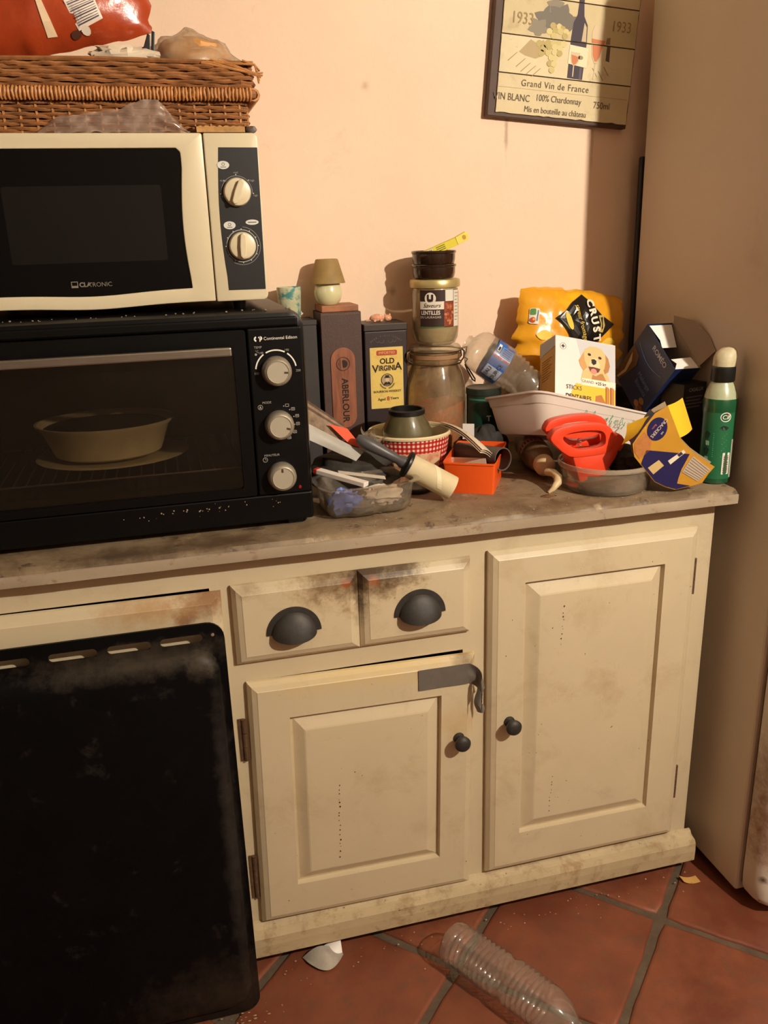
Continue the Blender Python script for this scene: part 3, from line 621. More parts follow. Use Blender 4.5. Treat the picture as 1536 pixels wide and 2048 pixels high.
# ------------------------------------------------------------------ wine plaque on the wall
M_plq = [mat('plaque_board_%d' % i, c, .6, var=(14, .08), stains=[((150, 122, 72), 18, .56, .74, .55), ((90, 66, 40), 60, .68, .73, .6)], bump=(60, .2)) for i, c in enumerate(((206, 188, 146), (212, 196, 156), (200, 182, 138), (208, 190, 148)))]
plq = thing('wine_plaque', 'wooden wine plaque with grapes and glasses hanging on the wall', 'plaque', mtx=M.Translation((.735, .478, 1.662)) @ M.Rotation(rad(4.6), 4, 'Y'))
obj('backing', box(0, .338, 0, .020, 0, .46), mat('plaque_backing', (72, 44, 28), .6, var=(20, .2)), plq, bevel=.002)
PB = []
for i, (z0, z1) in enumerate(((.008, .0855), (.088, .160), (.1625, .236), (.2385, .312), (.3145, .388), (.3905, .452))):
    top = []; botm = []
    for k in range(29):
        x = .018+.316*k/28; jag = (.0035*abs(MN.noise(V((k*1.7, i, 0)))) if z0 < .01 else .0004*MN.noise(V((k, i, 3)))); botm.append((x, z0+jag)); top.append((x, z1-.0004*abs(MN.noise(V((k, i, 9))))))
    lo = [(.018+.0018*abs(MN.noise(V((i, 7.7*j, 1)))), z0+(z1-z0)*j/6) for j in range(5, 0, -1)]; hi = [(.334-.0025*abs(MN.noise(V((i, 5.1*j, 2)))), z0+(z1-z0)*j/6) for j in range(1, 6)]
    PB.append(obj('board', prism(botm+hi+top[::-1]+lo, -.0045, .0005, lambda u, v, n: (u, n, v)), M_plq[i % 4], plq))
pf = frame((0, -.0045, 0), (1, 0, 0), (0, 0, 1)); br = ink(92, 74, 48); lbr = ink(150, 126, 82)
def pd(poly, m, b=1, d=.0006): return decal(PB[b], poly, pf, m, d1=d)
text(PB[0], 'Grand Vin de France', .0185, pf, br, .152, .070, spacing=1.12, sx=.92)
text(PB[0], 'VIN BLANC', .0200, pf, br, .053, .040, sx=.82); text(PB[0], '100% Chardonnay', .0185, pf, br, .163, .044, sx=.80)
text(PB[0], '750ml', .0195, pf, br, .268, .041, sx=.85); text(PB[0], 'Mis en bouteille au château', .0170, pf, br, .158, .0195, sx=.80)
text(PB[2], '1933', .032, pf, lbr, .062, .193, sx=.82); text(PB[2], '1933', .030, pf, lbr, .295, .200, sx=.82)
pd([(.02, .059), (.33, .0585), (.33, .0590), (.02, .0595)], lbr, 0)
leaf = ink(112, 104, 92); leaf2 = ink(134, 124, 104)
for (cx, cz, s, rot, m) in ((.120, .198, .034, .3, leaf), (.150, .206, .034, 1.2, leaf), (.100, .180, .026, 2.2, leaf2), (.172, .196, .024, .8, leaf), (.135, .226, .022, 2.9, leaf2)):
    pts = []
    for i in range(20):
        a = 2*pi*i/20; r = s*(1.0 if i % 4 == 0 else (.62 if i % 2 == 0 else .78)); pts.append((cx+r*cos(a+rot), max(.164, cz+r*sin(a+rot)*.8)))
    pd(pts, m, 2, .0004+.00012*int(cx*1000 % 7))
pd([(.06, .13), (.085, .156), (.10, .15), (.115, .158), (.125, .132), (.10, .12), (.075, .124)], ink(176, 152, 108), 1, .0004)
for (a, b) in ((.075, .118), (.087, .11), (.10, .106), (.112, .102), (.055, .128), (.235, .115), (.25, .11), (.262, .12)):
    pd([(a, b), (a+.003, b+.001), (a-.018, b-.018), (a-.0195, b-.017)] if a < .2 else [(a, b), (a+.003, b-.001), (a+.015, b-.017), (a+.0135, b-.0175)], lbr, 1, .0004)
grp = [ink(196, 180, 116), ink(178, 160, 98), ink(206, 190, 132)]
rng = random.Random(3); n = 0
for row in range(9):
    w = [3, 4, 4, 4, 3, 3, 2, 2, 1][row]
    for k in range(w):
        cx = .147+(k-(w-1)/2)*.0125+rng.uniform(-.002, .002)-row*.0012; cz = .187-row*.0105+rng.uniform(-.002, .002); bd_ = 2 if cz > .166 else 1
        if abs(cz-.1615) < .0062: cz = .1695 if bd_ == 2 else .1535
        pd(ell(cx, cz, .0070, .0062, 12), grp[rng.randrange(3)], bd_, .0008+.00003*(row*4+k))
for (cx, cz) in ((.105, .150), (.115, .142), (.112, .132), (.122, .15)): pd(ell(cx, cz, .007, .007, 12), grp[1], 1, .0008)
bt = ink(58, 46, 58); bt2 = ink(86, 74, 84)
pd([(.178, .1625), (.216, .1625), (.214, .196), (.204, .212), (.201, .236), (.189, .236), (.188, .214), (.180, .198)], bt, 2, .0009)
pd([(.189, .2385), (.201, .2385), (.2015, .30), (.1885, .30)], bt, 3, .0009); pd([(.203, .1635), (.214, .1635), (.212, .192), (.206, .2)], ink(196, 172, 138), 2, .0011)
pd([(.178, .090), (.214, .089), (.216, .160), (.178, .160)], bt, 1, .0009); pd([(.176, .118), (.221, .113), (.222, .152), (.177, .155)], ink(228, 212, 176), 1, .0011); pd(ell(.205, .132, .006, .0042, 12), ink(150, 132, 92), 1, .0013)
pd([(.205, .089), (.211, .089), (.211, .112), (.205, .113)], bt2, 1, .0011)
gl_ = ink(206, 184, 150); wn = ink(196, 118, 74)
pd([(.181, .142), (.203, .141), (.2025, .128), (.197, .118), (.190, .114), (.184, .119), (.1805, .129)], gl_, 1, .0013); pd([(.1825, .136), (.2, .133), (.199, .125), (.195, .119), (.190, .1165), (.185, .121)], wn, 1, .0015); pd([(.189, .115), (.1915, .115), (.1915, .093), (.189, .093)], gl_, 1, .0013)
pd([(.229, .1645), (.258, .163), (.262, .185), (.255, .196), (.231, .198), (.226, .183)], gl_, 2, .0009); pd([(.228, .1645), (.258, .163), (.2605, .17), (.2275, .172)], wn, 2, .0011)
pd([(.228, .160), (.257, .160), (.252, .135), (.245, .124), (.239, .124), (.231, .138)], gl_, 1, .0009); pd([(.230, .160), (.255, .160), (.250, .138), (.244, .128), (.239, .128), (.233, .14)], wn, 1, .0011); pd([(.2405, .125), (.2435, .125), (.2425, .092), (.2395, .092)], gl_, 1, .0009)
pd([(.262, .164), (.272, .164), (.272, .178), (.264, .176)], ink(140, 116, 84), 2, .0005); pd([(.266, .132), (.275, .130), (.274, .160), (.266, .160)], ink(98, 82, 62), 1, .0005)

# ------------------------------------------------------------------ on the hamper and on the microwave
def pillow(w, h, t, seed=0, crimp=.0, wr=.004, pw=.55):
    """bag surface: fn(u,v,side) with u,v in -.5...5"""
    def fn(u, v, n=0.0, side=-1):
        a = max(0.0, 1-(2*u)**2)**pw; b = max(0.0, 1-(2*v)**2)**pw; d = t*.5*(a*b)
        q = V((u*w*22+seed, v*h*22, side*3.0)); k = MN.noise(q)*wr+MN.noise(q*2.3)*wr*.45
        edge_ = MN.noise(V((v*9+seed, 5, 1)))*.012*(2*abs(u))**3+MN.noise(V((u*9, seed, 7)))*.010*(2*abs(v))**3
        return (u*w*(1-.05*(2*v)**2)+edge_, side*(d+n+k*(.3+a*b)), v*h*(1-.10*(2*u)**2)+edge_*.6)
    return fn
def bag(name, fn, m, parent, nu=34, nv=24):
    a = grid(lambda u, v: fn(u-.5, v-.5, 0, -1), nu, nv); b = grid(lambda u, v: fn(u-.5, v-.5, 0, 1), nu, nv)
    return obj(name, join(a, (b[0], [q[::-1] for q in b[1]])), m, parent, smooth=True, ang=70)
M_redbag = mat('red_foil', (168, 64, 30), 0.24, var=(7, .22), stains=[((204, 92, 44), 5, .5, .7, .6)], coat=.4, bump=(45, .35))
rb_ = thing('snack_bag', 'red and orange snack bag with a barcode lying on the wicker hamper', 'bag', mtx=M.Translation((-.135, .21, 1.810)) @ M.Rotation(rad(-9), 4, 'Y') @ M.Rotation(rad(-14), 4, 'X'))
pfn = pillow(.34, .205, .11, 2.0); bo = bag('pouch', pfn, M_redbag, rb_)
surf = lambda u, v, n: pfn(u/.34, v/.205, n)
decal(rb_, [(.0, -.09), (.016, -.09), (-.008, .09), (-.026, .09)], surf, ink(224, 196, 160), d1=.0025, rings=5)
bc = lambda u, v, n: surf(.066+u*.97-v*.25, -.064+u*.25+v*.97, n)
decal(rb_, [(-.023, -.02), (.023, -.02), (.023, .02), (-.023, .02)], bc, ink(226, 212, 196), 'barcode', d1=.003, rings=3)
for i in range(11): decal(rb_, [(-.019, -.016+i*.0031), (.019, -.016+i*.0031), (.019, -.016+i*.0031+(.0008+.0009*(i % 3 == 0))), (-.019, -.016+i*.0031+(.0008+.0009*(i % 3 == 0)))], bc, ink(92, 78, 92), 'barcode_line', d1=.0042, rings=2)
decal(rb_, ell(.060, -.090, .008, .006, 10), surf, ink(222, 208, 190), d1=.003, rings=2); decal(rb_, ell(.044, -.092, .007, .005, 10), surf, ink(80, 44, 30), d1=.003, rings=2); decal(rb_, ell(-.045, -.03, .006, .006, 12), surf, ink(224, 170, 140), d1=.003, rings=2)
M_bun = mat('bread_crust', (202, 146, 84), .6, var=(20, .2), bump=(40, .3))
bn = obj('bread_roll', blob((.105, .235, 1.7215), (.062, .045, .029), 4, .18), M_bun, None, smooth=True); tag(bn, 'golden bread roll inside a clear bag on the hamper', 'bread')
M_wrap = film('bread_wrap', (252, 248, 242), (226, 206, 176), .13, .16, .42, noise=30)
def wrapfn(u, v):
    a = 2*pi*u; b = pi/2*v; d = V((cos(a)*cos(b), sin(a)*cos(b), sin(b))); k = 1+.16*MN.noise(d*2.6+V((3, 1, 2)))+.05*MN.noise(d*8)
    return V((.098+.078*d.x*k+.018*max(0, d.x), .232+.058*d.y*k, 1.6925+.064*d.z*k*(1-.25*max(0, d.x))))
bw = obj('bread_bag', grid(wrapfn, 36, 14, True), M_wrap, None, smooth=True, solid=.0004, ang=70); tag(bw, 'clear plastic bag wrapped round a bread roll on the hamper', 'bag')
ck = thing('bag_clip', 'black plastic clip standing beside the clear bread bag', 'clip', (.028, .165, 1.6925)); M_blkp = mat('black_plastic', (22, 20, 20), .4)
obj('jaw', xf(prism([(-.012, 0), (-.003, 0), (.004, .018), (.006, .045), (.002, .048), (-.006, .028), (-.016, .026)], -.004, .004, lambda u, v, n: (u, n, v)), M.Identity(4)), M_blkp, ck, bevel=.0012)
obj('jaw', prism([(.002, 0), (.010, 0), (.011, .026), (.014, .05), (.009, .052), (.006, .03)], -.003, .005, lambda u, v, n: (u, n, v)), M_blkp, ck, bevel=.0012)
M_tis = mat('white_film', (214, 196, 172), .35, var=(30, .1))
ts = obj('crumpled_wrapper', mp(blob((-.01, .155, 1.7035), (.052, .026, .016), 11, .5, 26, 14, 3.4), lambda x, y, z: (x, y, max(z, 1.6922))), M_tis, None, smooth=True); tag(ts, 'crumpled whitish wrapper under the red snack bag', 'wrapper')
for i, (x, z) in enumerate(((-.035, 1.7005), (-.022, 1.6995))):
    pass
M_clearbag = film('clear_bag', (250, 244, 238), (186, 164, 148), .24, .16, .42, noise=26)
def cbag(u, v):
    x = -.152+.232*u; K = ((0, .002), (.12, .022), (.3, .027), (.55, .034), (.72, .048), (.82, .047), (.92, .022), (1, .002)); q = max(i for i in range(7) if K[i][0] <= u); h = K[q][1]+(K[q+1][1]-K[q][1])*(u-K[q][0])/(K[q+1][0]-K[q][0]); z = 1.586+h*v
    return V((x+.012*v*(.5-u), .090-.008*v+.004*MN.noise(V((u*13, v*4, 0)))+.010*v*v, z+.003*MN.noise(V((u*17, v*6, 4)))))
cb = obj('clear_plastic_bag', sheet(cbag, 60, 10, .0005), M_clearbag, None, smooth=True, ang=80); tag(cb, 'crumpled clear plastic bag leaning on the front of the hamper', 'bag')
pk = thing('flat_packet', 'narrow open tan packet lying on the microwave before the hamper', 'packet', (.128, .092, 1.584)); M_tan = mat('tan_card', (176, 128, 66), .6, var=(60, .4))
obj('tray', join(box(-.040, .040, -.008, .006, 0, .0015), box(-.040, .040, -.008, -.0065, 0, .010), box(-.040, -.0385, -.008, .006, 0, .013), box(.0385, .040, -.008, .006, 0, .013)), M_tan, pk)
for i in range(7): obj('biscuit', blob((-.032+i*.0105, -.001, .0072), (.0062, .0048, .0048), i, .3, 10, 7), mat('biscuit', (206, 150, 76), .7, var=(90, .3)), pk, smooth=True)
pen = thing('grey_pen', 'rounded grey plastic pen end on the corner of the microwave', 'pen', (.168, .098, 1.5905)); obj('barrel', tube([(-.004, .05, 0), (.003, .02, 0), (.010, .0, 0), (.015, -.004, 0), (.018, -.006, -.001)], [.0055, .006, .006, .005, .0015], 12), mat('grey_plastic', (120, 112, 108), .25), pen, smooth=True)

# ------------------------------------------------------------------ back row on the worktop
ZT = .9252
M_bookc = mat('charcoal_card', (54, 48, 46), .6, var=(20, .1))
db = thing('storage_box', 'narrow charcoal box standing between table oven and brown whisky box', 'box', (.283, .455, ZT)); obj('box_body', box(-.038, .042, -.042, .038, 0, .317), M_bookc, db, bevel=.001); obj('box_lid', box(-.039, .043, -.043, .039, .3175, .328), M_bookc, db, bevel=.001)
cupo = thing('small_cup', 'small turquoise and cream cup behind the microwave', 'cup', (.276, .452, ZT+.3283)); M_cup = mat('glazed_cup', (196, 196, 160), .3, var=(40, .15), stains=[((40, 128, 132), 30, .48, .58, .9)])
obj('cup_wall', lathe([(0, 0), (.020, 0), (.023, .004), (.0265, .066), (.0262, .068), (.0245, .067), (.0215, .006), (0, .004)], 32), M_cup, cupo, smooth=True)
M_leather = mat('brown_leatherette', (74, 50, 42), .55, var=(90, .15), bump=(250, .2)); M_rosew = wood('rosewood', (160, 98, 68), (120, 68, 46), (6, 6, .8), .45, 14)
wb_ = thing('whisky_box', 'tall dark brown whisky box with oval wooden plaque and wooden lid', 'box', (.3775, .449, ZT))
obj('box_body', box(-.0445, .0445, -.044, .044, 0, .342), M_leather, wb_, bevel=.0012)
obj('wooden_lid', box(-.0405, .0405, -.040, .040, .3422, .356), wood('lid_wood', (176, 112, 70), (122, 70, 42), (1, 6, 1), .5, 12), wb_, bevel=.002)
obj('stitching', join(*[box(-.042+i*.0042, -.0395+i*.0042, -.0448, -.0440, .3375, .3383) for i in range(20)]), ink(150, 120, 92), wb_, kind='stuff')
wf = frame((0, -.0441, 0), (1, 0, 0), (0, 0, 1))
pq = obj('name_plaque', prism(rrect(-.027, .027, .090, .267, .0268, 9), .0002, .0022, wf), M_rosew, wb_, bevel=.0006)
M_burn = ink(44, 30, 24); wf2 = frame((0, -.0464, 0), (1, 0, 0), (0, 0, 1))
text(pq, 'ABERLOUR', .0200, wf2, M_burn, .002, .152, rot=-pi/2, sx=.98, d=.0004, bold=.0005)
decal(pq, arcband(.0, .232, .0135, .0142, 0, 2*pi, 28), wf2, M_burn); decal(pq, arcband(.0, .232, .0150, .0154, 0, 2*pi, 28), wf2, M_burn)
decal(pq, [(.002+.009*cos(rad(a))*(1 if i % 2 else .8), .232+.0095*sin(rad(a))*(1 if i % 2 else .8)) for i, a in enumerate(range(-110, 120, 12))]+[(-.002, .238), (-.001, .226)], wf2, M_burn)
text(pq, 'ABERLOUR', .0042, wf2, M_burn, -.0065, .232, rot=-pi/2, d=.0004); text(pq, '1879', .004, wf2, M_burn, -.0105, .232, rot=-pi/2, d=.0004)
cd = thing('lamp_candle', 'lamp shaped candle holder on top of the brown whisky box', 'candle holder', (.361, .4505, ZT+.3563))
obj('glass_bowl', lathe([(0, 0), (.019, 0), (.0255, .006), (.030, .018), (.0305, .028), (.027, .041), (.0235, .048), (.0235, .052), (.0215, .052), (.0215, .047), (.028, .026), (.018, .004), (0, .003)], 36), mat('milky_glass', (214, 208, 164), .25, sss=.2, coat=.4), cd, smooth=True)
obj('shade', lathe([(.0385, .0445), (.0245, .0925), (.0225, .0945), (.021, .0935), (.0235, .0915), (.0372, .0445)], 40), mat('parchment_shade', (150, 122, 72), .65, var=(45, .2)), cd, smooth=True)
M_tin = mat('dark_tin', (50, 38, 38), .42, metal=.2, var=(30, .12)); ovt = thing('whiskey_tin', 'black bourbon tin with a yellow label beside the brown whisky box', 'tin', (.4765, .4505, ZT))
obj('tin_body', box(-.0485, .0485, -.0435, .0435, 0, .297), M_tin, ovt, bevel=.0025); obj('tin_lid', box(-.0495, .0495, -.0445, .0445, .2972, .313), mat('tin_lid', (58, 46, 42), .45, metal=.2, var=(40, .2)), ovt, bevel=.002)
of = frame((0, -.0437, 0), (1, 0, 0), (0, 0, 1)); lb = obj('label', prism(rrect(-.0375, .0375, .127, .262, .001, 2), .0002, .0007, of), ink(216, 190, 118), ovt)
M_yel = mat('aged_label', (222, 190, 98), .55, stains=[((176, 136, 56), 60, .5, .7, .5)]); of2 = frame((0, -.0444, 0), (1, 0, 0), (0, 0, 1)); blk = ink(40, 30, 26)
decal(lb, rrect(-.0345, .0345, .130, .259, .001, 2), of2, M_yel, d1=.0003); of3 = frame((0, -.0448, 0), (1, 0, 0), (0, 0, 1))
decal(lb, rrect(-.023, .024, .2445, .2555, .003, 3), of3, ink(176, 74, 52)); text(lb, 'IMPORTED', .0078, of3, ink(226, 180, 120), .0005, .250, d=.0008)
text(lb, 'OLD', .0165, of3, blk, .001, .2315, bold=.0004, d=.0006); text(lb, 'V', .0235, of3, blk, -.0262, .2150, bold=.0004, d=.0006); text(lb, 'IRGINI', .0160, of3, blk, .0, .2160, bold=.0004, d=.0006, sx=.82); text(lb, 'A', .0235, of3, blk, .0262, .2185, bold=.0004, d=.0006)
decal(lb, arcband(.0, .190, .0125, .0142, 0, 2*pi, 28), of3, ink(60, 50, 44)); decal(lb, ell(0, .190, .0124, .0118, 24), of3, ink(176, 150, 110)); decal(lb, ell(0, .1905, .0045, .0055, 14), of3, ink(206, 182, 146), d1=.0008)
decal(lb, rrect(-.007, .007, .1945, .1960, .0006, 2), of3, blk, d1=.001); decal(lb, rrect(-.0045, .0045, .196, .2005, .001, 2), of3, blk, d1=.001); decal(lb, [(-.009, .1795), (.009, .1795), (.006, .1845), (.001, .1865), (0, .182), (-.001, .1865), (-.006, .1845)], of3, blk, d1=.001)
for s in (-1, 1): decal(lb, arcband(0, .188, .0155, .0185, rad(-80 if s > 0 else 200), rad(-20 if s > 0 else 260), 8), of3, ink(120, 110, 60))
text(lb, 'BOURBON WHISKEY', .0068, of3, ink(70, 62, 36), 0, .1645, bold=.0001, d=.0006); text(lb, 'Aged', .0085, of3, ink(90, 84, 40), -.0135, .1475, bold=.0002, d=.0006); text(lb, '8', .0125, of3, ink(176, 60, 40), .0015, .148, bold=.0004, d=.0006); text(lb, 'Years', .0085, of3, ink(90, 84, 40), .0160, .1485, bold=.0002, d=.0006)
gy = ink(120, 110, 104)
for i, ch in enumerate('OVER FIFTY YEARS'):
    a = rad(128-76*i/15)
    if ch != ' ': text(ovt, ch, .0048, of, gy, .055*cos(a), .2315+.055*sin(a), rot=a-pi/2, d=.0004)
for s in (-1, 1):
    for r, cx_ in ((.005, .010), (.0035, .019)): decal(ovt, arcband(s*cx_, .278-.0015, r, r+.0005, rad(180), rad(380), 12), of, gy)
fg = thing('toy_cat', 'tiny pink and white animal figurine lying on the bourbon tin', 'figurine', (.481, .452, ZT+.3132)); M_pink = mat('pink_plastic', (214, 148, 112), .5, stains=[((236, 206, 176), 90, .5, .58, .9), ((186, 104, 78), 70, .56, .64, .8)])
obj('body', join(blob((-.012, 0, .0085), (.017, .009, .0085), 1, .1, 14, 9), blob((.012, -.001, .0075), (.0095, .008, .0075), 2, .1, 12, 8), blob((.007, -.001, .0135), (.0025, .002, .0035), 3, .1, 8, 6), blob((.017, -.001, .0135), (.0025, .002, .0035), 3, .1, 8, 6), tube([(-.027, .002, .004), (-.034, .003, .003), (-.039, .002, .004)], [.0025, .002, .001], 8), blob((-.004, -.007, .003), (.004, .003, .003), 3, .1, 8, 6), blob((-.019, -.007, .003), (.004, .003, .003), 3, .1, 8, 6)), M_pink, fg, smooth=True)

# ------------------------------------------------------------------ jars and bowls
M_glass = film('jar_glass', (248, 245, 234), (188, 172, 140), .22, .07, .42)
JX, JY = .590, .410
sj = thing('clip_top_jar', 'large clip-top glass jar with coral salt under the lentil jar', 'jar', (JX, JY, ZT))
obj('glass_body', lathe([(0, .002), (.055, .002), (.064, .006), (.0685, .018), (.0690, .14), (.0665, .175), (.060, .200), (.0535, .215), (.0525, .222), (.055, .226), (.055, .232), (.0515, .233), (.0495, .222), (.052, .212), (.0645, .172), (.066, .02), (.055, .007), (0, .006)], 56), film('jar_glass_cloudy', (248, 242, 228), (176, 154, 122), .20, .08, .42, noise=14), sj, smooth=True)
obj('lid', lathe([(0, .240), (.030, .242), (.050, .243), (.057, .250), (.0575, .256), (.054, .2605), (.03, .261), (0, .261)], 48), M_glass, sj, smooth=True)
obj('seal', lathe([(.050, .2335), (.0565, .2335), (.0565, .242), (.050, .242)], 40), mat('rubber_seal', (150, 112, 78), .6), sj, smooth=True)
def saltz(x, y): return .126+.22*x+.006*MN.noise(V((x*40, y*40, 1)))
sg = []
for rr_ in (.0, .02, .04, .055, .0645): sg.append([(rr_*sin(2*pi*i/40), -rr_*cos(2*pi*i/40), saltz(rr_*sin(2*pi*i/40), -rr_*cos(2*pi*i/40))) for i in range(40)])
sl = [[(r*sin(2*pi*i/40), -r*cos(2*pi*i/40), z) for i in range(40)] for r, z in ((.0645, .02), (.055, .0078))]
obj('salt', loopskin(sg+sl), mat('pink_salt', (206, 118, 78), .8, var=(260, .35), bump=(300, .8)), sj, smooth=True, kind='stuff', label='coral coloured coarse salt')
M_wire = mat('aged_wire', (96, 78, 58), .4, metal=.8)
wire = [tube([(.0585*sin(2*pi*i/36), -.0585*cos(2*pi*i/36), .222) for i in range(36)], .0016, 6, True), tube([(.059*sin(2*pi*i/36), -.059*cos(2*pi*i/36), .249) for i in range(36)], .0016, 6, True)]
for sx_ in (-1, 1):
    wire.append(tube([(sx_*.057, -.012, .222), (sx_*.064, -.012, .230), (sx_*.066, -.008, .244), (sx_*.059, -.008, .250)], .0018, 6)); wire.append(tube([(sx_*.057, .010, .222), (sx_*.066, .010, .232), (sx_*.063, .010, .25)], .0018, 6))
wire.append(tube([(.060, -.006, .250), (.072, -.010, .253), (.068, -.012, .240), (.064, -.010, .232), (.072, -.014, .226), (.066, -.014, .218), (.070, -.012, .212), (.080, -.014, .196), (.090, -.014, .180), (.092, -.010, .174), (.086, -.008, .178), (.074, -.008, .200), (.068, -.008, .214)], .0017, 6)); wire.append(tube([(-.059, -.006, .250), (-.067, -.01, .247), (-.069, -.012, .235), (-.063, -.012, .226), (-.066, -.008, .240)], .0017, 6))
obj('wire_clasp', join(*wire), M_wire, sj, smooth=True)
lj = thing('lentil_jar', 'glass lentil jar with a black label standing on the clip-top jar', 'jar', (JX+.001, JY, ZT+.2614), rot=(0, 0, 12)); ZJ = ZT+.2614
obj('glass_body', lathe([(0, .001), (.036, .001), (.044, .005), (.0495, .016), (.0515, .034), (.0515, .112), (.0495, .121), (.048, .126), (.0465, .126), (.048, .119), (.0495, .110), (.0495, .036), (.042, .008), (0, .005)], 56), M_glass, lj, smooth=True)
obj('lid', lathe([(.0515, .1235), (.0545, .1245), (.055, .128), (.055, .138), (.0535, .1405), (.049, .1415), (.04, .1395), (0, .1395)], 56), mat('gold_lid', (196, 176, 120), .35, metal=.5, var=(30, .12)), lj, smooth=True)
obj('residue', lathe([(0, .006), (.040, .009), (.0485, .036), (.0487, .050), (.04, .046), (0, .043)], 40), mat('pale_residue', (196, 176, 136), .7, var=(30, .2)), lj, smooth=True)
cm0 = cylmap(.0517, rad(-20), 0); cm = lambda u, v, n: cm0(u*1.15, .081+(v-.081)*1.18, n)
def cpatch(u0, u1, v0, v1, m, d=.0003, parent=None, name='print', nu=14): return obj(name, sheet(lambda u, v: V(cm(u0+(u1-u0)*u, v0+(v1-v0)*v, d)), nu, 1, .0002), m, parent or lj, smooth=True)
lab = cpatch(-.037, .047, .048, .114, ink(54, 34, 30), name='label')
cpatch(-.037, .010, .080, .094, ink(222, 212, 194), .0007, lab); cpatch(-.036, .009, .0480, .0488, ink(70, 150, 60), .0007, lab); cpatch(.009, .030, .049, .093, ink(128, 58, 36), .0007, lab); cpatch(.012, .030, .094, .114, ink(216, 210, 196), .0007, lab); cpatch(.031, .047, .048, .113, ink(214, 204, 188), .0009, lab)
rng = random.Random(5)
for i in range(22): decal(lab, ell(rng.uniform(.012, .028), rng.uniform(.054, .09), .0032, .0025, 8, rng.uniform(0, 3)), cm, ink(*((168, 88, 50), (146, 66, 40), (190, 120, 76))[i % 3]), d0=.0011, d1=.0014)
for i in range(9): cpatch(.034, .045-.002*(i % 3), .107-i*.006, .1085-i*.006, ink(150, 138, 124), .0013, lab, nu=4)
decal(lab, ell(-.0165, .0995, .0105, .0105, 24), cm, ink(226, 218, 204), d0=.0006, d1=.0012); text(lab, 'U', .0165, cm, ink(54, 34, 30), -.0165, .0993, bold=.0009, d=.0018)
text(lab, 'Saveurs', .0105, cm, ink(60, 44, 36), -.014, .0868, shear=.35, d=.0016); text(lab, 'LENTILLES', .0098, cm, ink(226, 216, 200), -.0165, .0738, bold=.0002, d=.0010, sx=.82); text(lab, 'DU LAURAGAIS', .0058, cm, ink(206, 190, 170), -.0165, .0660, d=.0010)
M_glaze = mat('brown_glaze', (44, 25, 16), .18, var=(12, .3), coat=.5)
def ramekin(label, z): 
    t = thing('ramekin', label, 'bowl', (JX-.001, JY, z), group='brown glazed bowls on the lentil jar')
    obj('bowl_wall', lathe([(0, 0), (.040, 0), (.0445, .003), (.0465, .012), (.0468, .0235), (.0485, .0250), (.0488, .0285), (.0475, .0300), (.0445, .0300), (.0435, .026), (.042, .008), (0, .0055)], 48), M_glaze, t, smooth=True); return t
ramekin('brown glazed bowl on the lentil jar, lower of two', ZJ+.1420); ramekin('brown glazed bowl with a yellow packet, upper of two', ZJ+.1700)
yp = thing('yellow_packet', 'small yellow carton sticking out of the upper brown bowl', 'packet', mtx=M.Translation((.612, .402, ZJ+.2085)) @ M.Rotation(rad(-22), 4, 'Y') @ M.Rotation(rad(-12), 4, 'Z'))
obj('carton', box(-.052, .026, -.008, .008, -.008, .008), mat('yellow_card', (226, 208, 60), .5), yp, bevel=.0006); obj('open_end', prism([(.0262, -.008), (.052, -.006), (.055, .004), (.050, .011), (.0262, .0085)], -.009, .007, lambda u, v, n: (u, n, v)), mat('yellow_card_light', (236, 218, 96), .5), yp, bevel=.0006)
yf = frame((0, -.0081, 0), (1, 0, 0), (0, 0, 1)); decal(yp, [(-.0515, -.007), (-.028, -.007), (-.028, .007), (-.0515, .007)], yf, ink(214, 210, 206)); 
for i in range(6): decal(yp, [(-.049+i*.0034, -.006), (-.0475+i*.0034, -.006), (-.0475+i*.0034, .006), (-.049+i*.0034, .006)], yf, ink(96, 96, 110), d1=.0008)
for i in range(3): decal(yp, [(-.02, .004-i*.004), (.0, .004-i*.004), (.0, .0056-i*.004), (-.02, .0056-i*.004)], yf, ink(90, 96, 40))
decal(yp, ell(.044, .002, .004, .005, 10), frame((0, -.0091, 0), (1, 0, 0), (0, 0, 1)), ink(196, 150, 70))
# ------------------------------------------------------------------ right-hand back pile
def along(a, b, up=(0, 0, 1)):
    """matrix whose z axis runs from a to b"""
    z = (V(b)-V(a)).normalized(); x = V(up).cross(z); x = x.normalized() if x.length > 1e-5 else V((1, 0, 0)); y = z.cross(x)
    return M(((x.x, y.x, z.x, a[0]), (x.y, y.y, z.y, a[1]), (x.z, y.z, z.z, a[2]), (0, 0, 0, 1)))
M_pet = film('pet_plastic', (240, 238, 232), (206, 198, 184), .10, .05, .5)
M_pet2 = film('pet_plastic_hazy', (252, 249, 244), (206, 192, 170), .17, .08, .6)
def ribbed(prof, n, lobes=0, amp=0.0, dent=0.0, seed=0.0):
    v, f = lathe(prof, n)
    if lobes or dent:
        v = [tuple(V((x, y, z))*1.0+V((x, y, 0))*(amp*cos(lobes*math.atan2(y, x))+dent*MN.noise(V((x*18+seed, y*18, z*14))))) for x, y, z in v]
    return v, f
